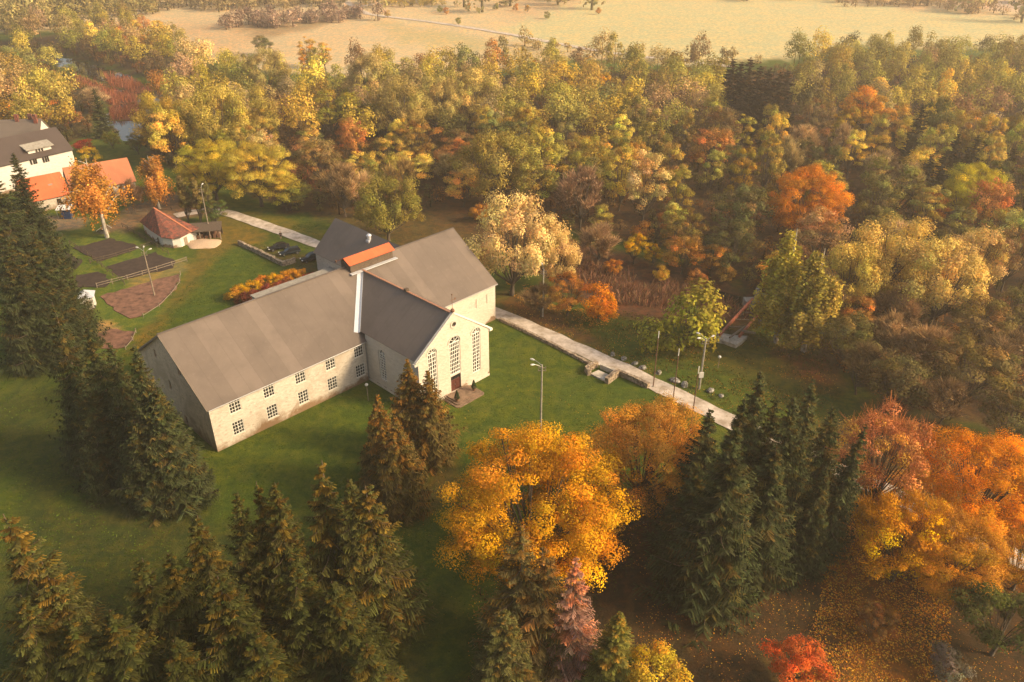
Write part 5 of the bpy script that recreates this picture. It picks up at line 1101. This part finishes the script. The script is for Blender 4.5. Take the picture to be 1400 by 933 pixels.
for px, py, H, Wd, v_, c_, lb in [
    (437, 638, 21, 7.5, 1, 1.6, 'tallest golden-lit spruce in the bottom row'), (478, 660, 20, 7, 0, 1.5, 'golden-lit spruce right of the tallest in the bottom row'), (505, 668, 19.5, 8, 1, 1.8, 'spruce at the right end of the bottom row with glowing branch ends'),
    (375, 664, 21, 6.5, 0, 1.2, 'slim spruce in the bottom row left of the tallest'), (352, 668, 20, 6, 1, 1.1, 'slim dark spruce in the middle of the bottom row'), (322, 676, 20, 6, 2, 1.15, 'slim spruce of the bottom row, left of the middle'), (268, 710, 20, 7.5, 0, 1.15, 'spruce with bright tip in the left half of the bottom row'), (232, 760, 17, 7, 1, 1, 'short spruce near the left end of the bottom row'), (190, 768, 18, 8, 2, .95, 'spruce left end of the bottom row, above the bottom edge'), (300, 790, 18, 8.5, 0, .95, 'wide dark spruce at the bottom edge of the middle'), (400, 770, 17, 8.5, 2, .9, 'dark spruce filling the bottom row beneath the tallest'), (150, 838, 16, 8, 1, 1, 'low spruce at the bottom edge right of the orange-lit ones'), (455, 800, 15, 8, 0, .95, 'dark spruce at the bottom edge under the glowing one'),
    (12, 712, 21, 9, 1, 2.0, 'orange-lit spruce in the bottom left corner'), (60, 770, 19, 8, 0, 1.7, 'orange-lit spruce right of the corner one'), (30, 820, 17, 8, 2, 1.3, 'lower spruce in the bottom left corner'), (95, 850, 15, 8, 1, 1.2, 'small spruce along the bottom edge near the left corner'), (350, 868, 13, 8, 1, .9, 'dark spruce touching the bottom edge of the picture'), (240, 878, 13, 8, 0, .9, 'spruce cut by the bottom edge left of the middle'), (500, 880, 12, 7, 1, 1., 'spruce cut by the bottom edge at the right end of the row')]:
    tip_at('sparse_spruce' if v_ == 1 and H > 18 else 'spruce', px, py, H, Wd*1.18, (SPR[0]*c_**.9*1.0, SPR[1]*c_**.75*.9, SPR[2]*c_**.8*.65), lb, 'the bottom row spruces' if px == 437 else None, var=v_)  # larger factor: golden light painted into the needle colour, whole tree
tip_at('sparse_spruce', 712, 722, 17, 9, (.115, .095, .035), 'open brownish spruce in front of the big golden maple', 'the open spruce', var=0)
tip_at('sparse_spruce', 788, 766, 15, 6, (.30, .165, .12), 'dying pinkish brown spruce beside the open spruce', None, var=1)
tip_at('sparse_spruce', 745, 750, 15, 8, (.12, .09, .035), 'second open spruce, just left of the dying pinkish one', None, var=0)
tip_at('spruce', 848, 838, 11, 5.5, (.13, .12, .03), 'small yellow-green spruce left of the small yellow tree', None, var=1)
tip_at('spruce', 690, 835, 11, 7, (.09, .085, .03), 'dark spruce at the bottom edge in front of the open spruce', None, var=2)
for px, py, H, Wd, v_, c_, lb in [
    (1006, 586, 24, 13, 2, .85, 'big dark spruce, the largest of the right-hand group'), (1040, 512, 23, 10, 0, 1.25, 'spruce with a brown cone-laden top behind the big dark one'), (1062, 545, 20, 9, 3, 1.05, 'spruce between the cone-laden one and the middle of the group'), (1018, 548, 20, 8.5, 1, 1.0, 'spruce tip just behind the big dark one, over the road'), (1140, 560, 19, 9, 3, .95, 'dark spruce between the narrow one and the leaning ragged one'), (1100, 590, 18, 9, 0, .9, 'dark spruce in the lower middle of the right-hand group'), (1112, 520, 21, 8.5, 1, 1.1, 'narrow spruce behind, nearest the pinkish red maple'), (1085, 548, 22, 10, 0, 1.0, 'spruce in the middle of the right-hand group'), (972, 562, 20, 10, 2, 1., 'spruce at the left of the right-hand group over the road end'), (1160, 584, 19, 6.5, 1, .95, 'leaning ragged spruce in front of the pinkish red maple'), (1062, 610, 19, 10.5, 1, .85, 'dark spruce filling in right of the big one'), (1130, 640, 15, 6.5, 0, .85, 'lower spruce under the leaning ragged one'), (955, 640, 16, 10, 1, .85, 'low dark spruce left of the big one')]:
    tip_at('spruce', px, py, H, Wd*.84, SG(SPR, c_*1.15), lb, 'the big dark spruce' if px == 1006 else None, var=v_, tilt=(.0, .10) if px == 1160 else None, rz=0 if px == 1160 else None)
for i, (px, py, H) in enumerate([(1003, 80, 20), (1014, 84, 20), (1027, 78, 20), (1040, 90, 19), (1052, 94, 18), (1068, 98, 18), (1078, 96, 17), (1020, 100, 17), (1058, 108, 16)]):
    tip_at('far_spruce', px, py+2, H+3, 9.5, (.05, .036, .022), 'dark brownish spruce in the far stand, %s' % ['leftmost tip', 'second tip from the left', 'tallest tip', 'fourth from the left', 'fifth from the left', 'second from the right', 'rightmost tip', 'front left one', 'front right one'][i], 'the far spruce stand' if i == 2 else None, group='far stand of dark spruces')
for i, (px, py, H) in enumerate([(1263, 145, 19), (1312, 182, 16), (1338, 186, 16), (1350, 190, 15), (1296, 205, 14), (1325, 203, 14), (1388, 205, 14), (1275, 212, 13)]):
    tip_at('far_spruce', px, py, H, 6.5 if i else 8, (.05, .045, .022), ['lone dark spruce below the upper right willows', 'dark spruce with a slim tip behind the yellow green tree, left of a row', 'dark spruce in the row above the yellow green tree', 'dark spruce at the right of the row above the yellow green tree', 'small dark spruce left of the row', 'small dark spruce in front of the row', 'small spruce at the right edge', 'smallest dark spruce near the slim russet tree'][i], 'the lone dark spruce' if i == 0 else None)

# hedge of shrubs behind the hall
for i, (px, py, w_, c_) in enumerate([(318, 400, 22, (.50, .26, .03)), (330, 396, 22, (.58, .32, .02)), (345, 391, 22, (.64, .34, .02)), (360, 385, 22, (.56, .22, .03)), (374, 381, 22, (.64, .33, .02)), (388, 377, 22, (.60, .30, .03)), (400, 375, 20, (.62, .28, .03)), (412, 375, 18, (.58, .26, .04)), (330, 407, 18, (.16, .05, .03)), (345, 402, 20, (.22, .06, .04)), (360, 397, 22, (.24, .06, .04)), (376, 392, 20, (.30, .08, .04)), (392, 387, 20, (.26, .07, .04)), (428, 378, 16, (.45, .02, .03)), (419, 381, 14, (.42, .02, .03))]):
    crown_at('shrub', px, py, w_*1.15, .8, c_, ['orange shrub at the left end of the hedge', 'golden shrub second from the left in the hedge', 'bright yellow shrub third along the hedge', 'orange red shrub fourth along the hedge', 'bright yellow shrub fifth along the hedge', 'yellow orange shrub sixth along the hedge', 'yellow orange shrub seventh along the hedge', 'orange shrub at the right end of the hedge by the hall', 'dark wine red shrub at the front left of the hedge', 'dark wine red shrub in front of the third yellow one', 'dark red shrub in the middle of the hedge front', 'russet shrub in the hedge front, towards the annex', 'dark red shrub against the annex roof', 'crimson shrub at the corner of the rear wing', 'crimson shrub half hidden by the hall roof'][i], group='autumn hedge behind the hall', cat='shrub')

# ------------------------------------------------------------------ the forest
def spaced(polys, keep, seed, dmin_f, lim=(-420, 420, 120, 640), n=16000):
    r = np.random.default_rng(seed); X_ = r.uniform(lim[0], lim[1], n); Y_ = r.uniform(lim[2], lim[3], n); ok = np.zeros(n, bool)
    for P in polys: ok |= inside(P, X_, Y_)
    for P in keep: ok &= ~inside(P, X_, Y_)
    X_, Y_ = X_[ok], Y_[ok]; out = []; cell = {}
    for x, y in zip(X_, Y_):
        px, py, d = to_px(x, y)
        if px < -70 or px > 1480: continue
        dm = dmin_f(x, y); k = (int(x//16), int(y//16)); good = True
        for i in (-1, 0, 1):
            for j in (-1, 0, 1):
                for (a, b_, dd) in cell.get((k[0]+i, k[1]+j), ()):
                    if (a-x)**2+(b_-y)**2 < ((dm+dd)/2)**2: good = False
        if good: cell.setdefault(k, []).append((x, y, dm)); out.append((x, y))
    return out
pts = spaced([FOREST, FOREST2, FOREST3], WATER[:1]+REEDS[:3], 5, lambda x, y: 8.3+2.2*min(1, max(0, (y-200)/200)))
bxs = [(q[0], q[1], q[2]) for q in PLACED]
free = []
for x, y in pts:
    if any((x-a)**2+(y-b_)**2 < (max(2.8, r_*.62)+1.6)**2 for a, b_, r_ in bxs): continue
    px, py, d = to_px(x, y)
    if 395 < px < 640 and py > 296 and py < 340: continue      # keep the yard behind the hall clear
    q = HI @ Vector((x, y, 0))
    if -5 < q.x < LT+6 and -PP-5 < q.y < WW+5: continue
    if np.min(np.hypot(road_line[:, 0]-x, road_line[:, 1]-y)) < 6.5: continue
    free.append((to_px(x, y)[2], x, y))
free.sort()
n_trees = sum(1 for q in PLACED if q[6].get('category') == 'tree'); NIND = max(0, 288-n_trees); print('notable trees', n_trees, 'forest', len(free), 'individual', NIND)
PAL = [('olive', OLIVE, .38, ('broad', 'tall')), ('dull gold', GOLD, .20, ('broad', 'tall')), ('brown', BROWN, .10, ('bare', 'broad', 'broad')), ('dark green', DKGREEN, .12, ('broad', 'tall')), ('leafless grey brown', GREYB, .09, ('bare',)), ('tan', TAN, .06, ('tall', 'broad')), ('yellow', (.50, .34, .05), .035, ('tall',)), ('russet', (.38, .17, .05), .03, ('broad', 'tall'))]
def pick(r, x, y):
    px, py, _ = to_px(x, y); w_ = np.array([p[2] for p in PAL])
    if px > 1050 and py < 170: w_ = w_*np.array([2.2, 1.5, .2, .8, .2, 1, 1, .3])
    if 640 < px < 1050 and py < 170: w_ = w_*np.array([1.3, 1.6, .7, .6, .9, 1.6, 1, .8])
    if px < 420: w_ = w_*np.array([1, 1, 1.3, .6, 1.5, 1.5, 1.5, 2])
    if py > 330: w_ = w_*np.array([.6, .4, 1.3, 1.6, 1.6, .3, .1, .5])
    if 420 < px < 680 and py > 180: w_ = w_*np.array([1, .8, 2, 1, 1, 1, .5, 3])
    return int(r.choice(len(PAL), p=w_/w_.sum()))
LM = [(q[3], q[4], q[5]) for q in PLACED if q[5]] + [(650, 350, 'the hall'), (1000, 440, 'the ruined footbridge'), (166, 172, 'the bright water'), (165, 110, 'the reed islands'), (560, 35, 'the far road')]
VISW = np.array([(20, 56), (120, 74), (215, 108), (258, 132), (200, 190), (138, 172), (92, 112), (20, 84)], float)
r = np.random.default_rng(77); used = {}; forest_e = []
for d, x, y in free[:NIND]:
    i = pick(r, x, y); nm_, c_, _, kinds = PAL[i]; kind = kinds[int(r.integers(len(kinds)))]; px, py, _ = to_px(x, y)
    Wd = r.uniform(8.5, 13.5) if kind != 'tall' else r.uniform(6.5, 9); H = r.uniform(11, 18.5)*(.85 if py > 330 else 1); H *= .75 if 395 < px < 640 and py > 200 else 1
    k = math.exp(r.normal(.1, .25)); c_ = tuple(float(np.clip(v*k*(1+r.normal(0, .06)), .01, .8)) for v in c_)
    if inside(VISW, np.array([px]), np.array([to_px(x, y, H*.9)[1]]))[0]: continue
    if 985 < px < 1088 and 60 < py < 165: continue
    e = put(kind, x, y, Wd, H, c_, None, None); px, py, dd = to_px(x, y, H*.6)
    L_ = sorted(LM, key=lambda l: (l[0]-px)**2+(l[1]-py)**2*1.6)[0]; dx, dy = L_[0]-px, L_[1]-py
    if abs(dx) > 1.3*abs(dy): rel = 'to the left of' if dx > 0 else 'to the right of'
    elif abs(dy) > 2.2*abs(dx): rel = 'behind' if dy > 0 else 'in front of'
    else: rel = ('behind and left of' if dx > 0 else 'behind and right of') if dy > 0 else ('in front and left of' if dx > 0 else 'in front and right of')
    dist = math.hypot(dx, dy); far_ = 'close ' if dist < 40 else ('' if dist < 90 else 'well ')
    size = 'tall' if H > 16 else ('low' if H < 13 else 'medium'); sh = 'slim ' if kind == 'tall' else ''
    lb = '%s %s%s forest tree %s%s %s' % (size, sh, nm_, far_, rel, L_[2]); used.setdefault(lb, []).append((e, px, py)); forest_e.append(e)
TERMS = {2: ['the left one of two', 'the right one of two']}
for lb, es in used.items():
    es.sort(key=lambda t_: t_[1]); n = len(es)
    for j, (e, px, py) in enumerate(es):
        w_ = '' if n == 1 else (', '+['left', 'right'][j]+' of two' if n == 2 else ', '+(['left', 'middle', 'right'][j]+' of three' if n == 3 else ['first', 'second', 'third', 'fourth', 'fifth', 'sixth', 'seventh', 'eighth', 'ninth', 'tenth', 'eleventh', 'twelfth'][min(j, 11)]+' from the left'))
        e['label'] = (lb+w_).replace('forest tree', 'tree' if len((lb+w_).split()) > 16 else 'forest tree').replace('in front and ', 'front ' if len((lb+w_).split()) > 16 else 'in front and ') ; e['category'] = 'tree'; e['group'] = 'forest trees beyond the river'
# the far wood, too many trees to count: one object
def template(seed, nleaf, Wd, H, leaf, ncl=14, cr=2., z0=.15, bare=0):
    r_ = np.random.default_rng(seed); cl = crown_pts(r_, Wd, H, ncl, cr, z0); V_, T_ = [], []
    for p, q in cl:
        n = int(nleaf/len(cl)); dd_ = rand_dirs(r_, n, -.5); c = p+dd_*q*(r_.uniform(.3, 1.1, n)**.5)[:, None]; V, _ = quads(c, dd_+np.array([0, 0, .5])+r_.normal(0, .4, (n, 3)), leaf*r_.uniform(.6, 1.3, n), r_)
        V_.append(V); T_.append(np.repeat(jit_tint(r_, n, np.ones((1, 3))*np.exp(r_.normal(0, .2)), .16, .05), 4, 0))
    tv, tq = make_tubes([[(0, 0, -.3), (0, 0, H*.4), (0, 0, H*.8)]], [[.22, .15, .05]], 4); tv = tv[tq].reshape(-1, 3)
    return np.concatenate(V_+[tv]), np.concatenate(T_+[np.full((len(tv), 3), .35)])
def merged(name, items, temps, mat, kind='stuff'):
    Vs_, Ts_ = [], []; r_ = np.random.default_rng(9)
    for x, y, sxy, szz, c in items:
        V, T = temps[int(r_.integers(len(temps)))]; a = r_.uniform(0, 6.28); ca, sa = math.cos(a), math.sin(a); W_ = np.empty_like(V)
        W_[:, 0] = (V[:, 0]*ca-V[:, 1]*sa)*sxy+x; W_[:, 1] = (V[:, 0]*sa+V[:, 1]*ca)*sxy+y; W_[:, 2] = V[:, 2]*szz; Vs_.append(W_); Ts_.append(T*np.array(c)[None])
    V = np.concatenate(Vs_); me = np_mesh(name, V, np.arange(len(V)).reshape(-1, 4), mat, np.concatenate(Ts_)); o = link(name, me); o['kind'] = kind; o.color = (1, 1, 1, 1); return o
temps = [template(200+i, 1500, 9.5, 13, .58) for i in range(6)]
items = []
for d, x, y in free[NIND:]:
    _p = to_px(x, y, 9)
    if inside(VISW, np.array([_p[0]]), np.array([to_px(x, y, 12)[1]]))[0]: continue
    if 985 < _p[0] < 1088 and 60 < _p[1] < 165: continue
    i = pick(r, x, y); c = np.array(PAL[i][1])*math.exp(r.normal(.1, .22))*(1+r.normal(0, .06, 3)); k = r.uniform(.85, 1.35); items.append((x, y, k, r.uniform(.8, 1.4), np.clip(c, .01, .8)))
tag(merged('distant_woodland', items, temps, M['leaf']), 'far autumn wood of olive and gold trees merging into haze', 'woodland')
# bushes in the open field and far hedges
tb = [template(300+i, 260, 5, 4, .6, 7, 1.4, .02) for i in range(3)]
far_it = []
def band(pts, n, w_, c, sc=(1., 1.6), jitter=10):
    P = [G(*p) for p in pts]
    for _ in range(n):
        i = int(r.integers(len(P)-1)); k = r.random(); p = P[i]+(P[i+1]-P[i])*k; s = r.uniform(*sc); cc = np.array(c)*math.exp(r.normal(0, .15)); far_it.append((p.x+r.normal(0, jitter), p.y+r.normal(0, jitter), s, s*r.uniform(.7, 1.3), np.clip(cc, .01, .9)))
band([(330, 38), (400, 32), (450, 26), (500, 26)], 60, 8, (.30, .20, .14), (1.2, 2.), 9)
band([(180, 10), (300, 12), (420, 6), (470, 2)], 70, 8, (.28, .21, .10), (1.4, 2.6), 12)
band([(-40, 25), (80, 20), (190, 14)], 90, 8, (.30, .24, .09), (1.6, 3.), 16)
band([(-60, 40), (60, 36), (160, 28)], 60, 8, (.28, .22, .08), (1.4, 2.6), 12)
band([(1150, 4), (1240, 7), (1290, 10), (1400, 24)], 60, 8, (.42, .28, .14), (1.0, 2.), 8)
band([(505, 8), (560, 8), (620, 6)], 22, 8, (.50, .36, .08), (1., 1.5), 5)
band([(700, 64), (780, 72), (860, 84), (930, 84), (1040, 88)], 16, 8, (.40, .28, .10), (.8, 1.7), 4)
band([(-80, 5), (200, -12), (600, -20), (1000, -25), (1500, -5)], 500, 8, (.30, .25, .10), (3, 5), 60)
tag(merged('field_bushes', far_it, tb, M['leaf']), 'scattered bushes and hedges across the far fields', 'bushes')
for i, (px, py) in enumerate([(601, 12), (610, 14), (640, 8), (678, 8), (705, 9), (721, 11), (748, 20), (818, 14), (530, 18), (627, 28)]):
    crown_at('shrub', px, py, 9, 1.1, [(.25, .24, .05), (.55, .25, .05), (.5, .3, .08)][i % 3], 'tiny %s bush in the far field, %s' % (['green', 'orange', 'pale orange'][i % 3], ['left of the middle near the barns', 'right next to the green one', 'above the far road bend', 'left of the highest two', 'near the top edge', 'right of the top edge one', 'over the middle of the far road', 'farthest right in the field', 'just right of the barns track', 'closest to the far road'][i]), group='tiny bushes in the far field', cat='bush')
# undergrowth along the river and through the forest floor
und = []; ts = [template(400+i, 240, 3.2, 2.4, .3, 6, .9, .02) for i in range(4)]
for x, y in spaced([FOREST, FOREST2, FOREST3], WATER+REEDS[:4], 15, lambda x, y: 3.4, (-260, 260, 100, 420), 16000):
    if np.min(np.hypot(road_line[:, 0]-x, road_line[:, 1]-y)) < 5: continue
    if any((x-a)**2+(y-b_)**2 < 5 for a, b_, _ in ()): continue
    q = HI @ Vector((x, y, 0))
    if -3 < q.x < LT+3 and -PP-3 < q.y < VB+3: continue
    c = [(.17, .10, .04), (.20, .09, .035), (.10, .09, .03), (.27, .12, .035), (.14, .12, .035)][int(r.integers(5))]; k = r.uniform(.6, 1.5); und.append((x, y, k, k, np.array(c)*math.exp(r.normal(0, .2))))
tag(merged('undergrowth', und, ts, M['leaf']), 'brown and rust coloured undergrowth on the forest floor and river banks', 'undergrowth')
# reeds
def reeds(name, polys, n, h, c, z=-.5, lean=.25):
    r_ = np.random.default_rng(31); out = []
    for P in polys:
        lo, hi = P.min(0), P.max(0); m_ = int(n*abs((hi-lo)[0]*(hi-lo)[1])); x = r_.uniform(lo[0], hi[0], m_); y = r_.uniform(lo[1], hi[1], m_); k = inside(P, x, y)&(vnoise(x, y, 3.5, 5)+.25*vnoise(x, y, 1.2, 6) > .38); out.append(np.stack([x[k], y[k]], 1))
    p = np.concatenate(out); m_ = len(p); a = r_.uniform(0, 6.28, m_); hh = h*r_.uniform(.5, 1.2, m_); w_ = .09; s_ = np.stack([np.cos(a)*w_, np.sin(a)*w_, np.zeros(m_)], 1); b0 = np.c_[p, np.full(m_, z)]; tp = b0+np.stack([r_.normal(.1, lean, m_)*hh, r_.normal(0, lean, m_)*hh, hh], 1)
    V = np.stack([b0-s_, b0+s_, tp+s_*.6, tp-s_*.6], 1).reshape(-1, 3); T = np.repeat(jit_tint(r_, m_, np.array([c]), .25, .08), 4, 0)
    o = link(name, np_mesh(name, V, np.arange(4*m_).reshape(-1, 4), M['leaf'], T)); o['kind'] = 'stuff'; return o
tag(reeds('reed_bed', REEDS[:3]+[REEDS[4]], 3.0, 1.9, (.30, .11, .06), -.6), 'rust red reeds on the islands in the river', 'reeds')
tag(reeds('reed_bed', [REEDS[3]], 7.0, 1.7, (.25, .13, .075), -.3, .4), 'brown flattened reeds along the river by the footbridge', 'reeds')
# fallen leaves and grass tufts
def scatter(name, P, n, size, cols, dens=None, z=.04, seed=3, up=1.0):
    r_ = np.random.default_rng(seed); lo, hi = P.min(0), P.max(0); x = r_.uniform(lo[0], hi[0], n); y = r_.uniform(lo[1], hi[1], n); k = inside(P, x, y); k &= vnoise(x, y, 4, seed)*.6+vnoise(x, y, 1.3, seed+2)*.4 > (dens or .3); x, y = x[k], y[k]; m_ = len(x)
    V, Qd = quads(np.stack([x, y, z+r_.uniform(0, .05, m_)], 1), np.array([0, 0, 1.])*up+r_.normal(0, .35, (m_, 3)), size*r_.uniform(.5, 1.3, m_), r_, .8); C_ = np.array(cols)[r_.integers(len(cols), size=m_)]; T = np.repeat(C_*np.exp(r_.normal(0, .2, m_))[:, None], 4, 0)
    o = link(name, np_mesh(name, V, Qd, M['leaf'], T)); o['kind'] = 'stuff'; return o
LC = [(.62, .27, .03), (.50, .17, .03), (.58, .36, .06), (.30, .12, .04)]
tag(scatter('fallen_leaves', PG([(1130, 720), (1230, 640), (1400, 690), (1450, 800), (1300, 800), (1300, 990), (1060, 990), (1120, 830)]), 60000, .2, LC, .28), 'dense orange fallen leaves under the right-hand maples', 'leaf litter')
tag(scatter('fallen_leaves', PG([(640, 740), (900, 640), (1130, 560), (1480, 640), (1480, 990), (640, 990)]), 30000, .14, LC, .45, seed=5), 'thin scatter of fallen leaves on the dark ground below the golden maple', 'leaf litter')
tag(scatter('fallen_leaves', PG([(680, 428), (730, 402), (860, 445), (1000, 470), (1120, 470), (1150, 530), (1080, 560), (990, 560), (850, 497), (760, 458)]), 16000, .17, LC[1:], .45, seed=6), 'brown fallen leaves along the far verge of the road', 'leaf litter')
tag(scatter('fallen_leaves', PG([(560, 560), (700, 520), (860, 560), (640, 860), (540, 860)]), 1500, .12, LC, .5, seed=8), 'a few yellow leaves on the lawn before the golden maple', 'leaf litter')
tag(scatter('fallen_leaves', PG([(690, 385), (760, 395), (830, 445), (790, 448), (700, 405)]), 9000, .22, [(.62, .25, .04), (.55, .32, .06)], .5, seed=9), 'orange leaf bank under the golden willow', 'leaf litter')
def tufts(name, P, n, h, cols, seed):
    r_ = np.random.default_rng(seed); lo, hi = P.min(0), P.max(0); x = r_.uniform(lo[0], hi[0], n); y = r_.uniform(lo[1], hi[1], n); k = inside(P, x, y)&(vnoise(x, y, 6, seed)*.5+vnoise(x, y, 1.5, seed+1)*.5 > .42); x, y = x[k], y[k]
    k = np.min(np.stack([np.hypot(road_line[i::8, 0][:, None]-x, road_line[i::8, 1][:, None]-y).min(0) for i in range(8)]), 0) > 3; x, y = x[k], y[k]
    qx = (x-OX)*math.sin(AZ)+(y-OY)*math.cos(AZ); qy = -(x-OX)*math.cos(AZ)+(y-OY)*math.sin(AZ); k = ~(((qx > -.3)&(qx < LT+.3)&(qy > -.2)&(qy < WW+.2))|((qx > UL-.3)&(qx < UL+W2+.3)&(qy > -PP-3.8)&(qy < 1))); x, y = x[k], y[k]; m_ = len(x)
    a = r_.uniform(0, 6.28, m_); hh = h*r_.uniform(.4, 1.3, m_); s_ = np.stack([np.cos(a), np.sin(a), np.zeros(m_)], 1)*.10*r_.uniform(.5, 1.5, m_)[:, None]; b0 = np.stack([x, y, np.full(m_, .0)], 1); tp = b0+np.stack([r_.normal(0, .5, m_)*hh, r_.normal(0, .5, m_)*hh, hh], 1)
    V = np.stack([b0-s_, b0+s_, tp+s_*.5, tp-s_*.5], 1).reshape(-1, 3); C_ = np.array(cols)[r_.integers(len(cols), size=m_)]
    o = link(name, np_mesh(name, V, np.arange(4*m_).reshape(-1, 4), M['leaf'], np.repeat(C_*np.exp(r_.normal(0, .2, m_))[:, None], 4, 0))); o['kind'] = 'stuff'; return o
tag(tufts('grass', PG([(-60, 480), (180, 480), (300, 340), (420, 300), (700, 440), (1000, 600), (700, 1000), (-60, 1000)]), 140000, .085, [(.085, .13, .02), (.10, .135, .024), (.072, .11, .018)], 41), 'short uneven grass of the lawns around the hall', 'grass')
tag(tufts('grass', PG([(690, 400), (1130, 470), (1150, 560), (1000, 570), (850, 490)]), 26000, .16, [(.13, .12, .03), (.17, .12, .035), (.09, .10, .025)], 42), 'thin autumn grass between the road and the river', 'grass')

# ------------------------------------------------------------------ the air
hz = bpy.data.materials.new('haze_air'); hz.use_nodes = True; t = hz.node_tree; t.nodes.clear(); o_ = t.nodes.new('ShaderNodeOutputMaterial'); pv = t.nodes.new('ShaderNodeVolumePrincipled')
pv.inputs['Color'].default_value = (1.0, .91, .82, 1); pv.inputs['Density'].default_value = .0004; pv.inputs['Anisotropy'].default_value = .4; t.links.new(pv.outputs[0], o_.inputs['Volume'])
hb_ = MB().box(-2800, 2800, -300, 4400, -3, 74).build('haze', hz); hb_['kind'] = 'stuff'; tag(hb_, 'warm thin haze over the whole valley', 'haze')
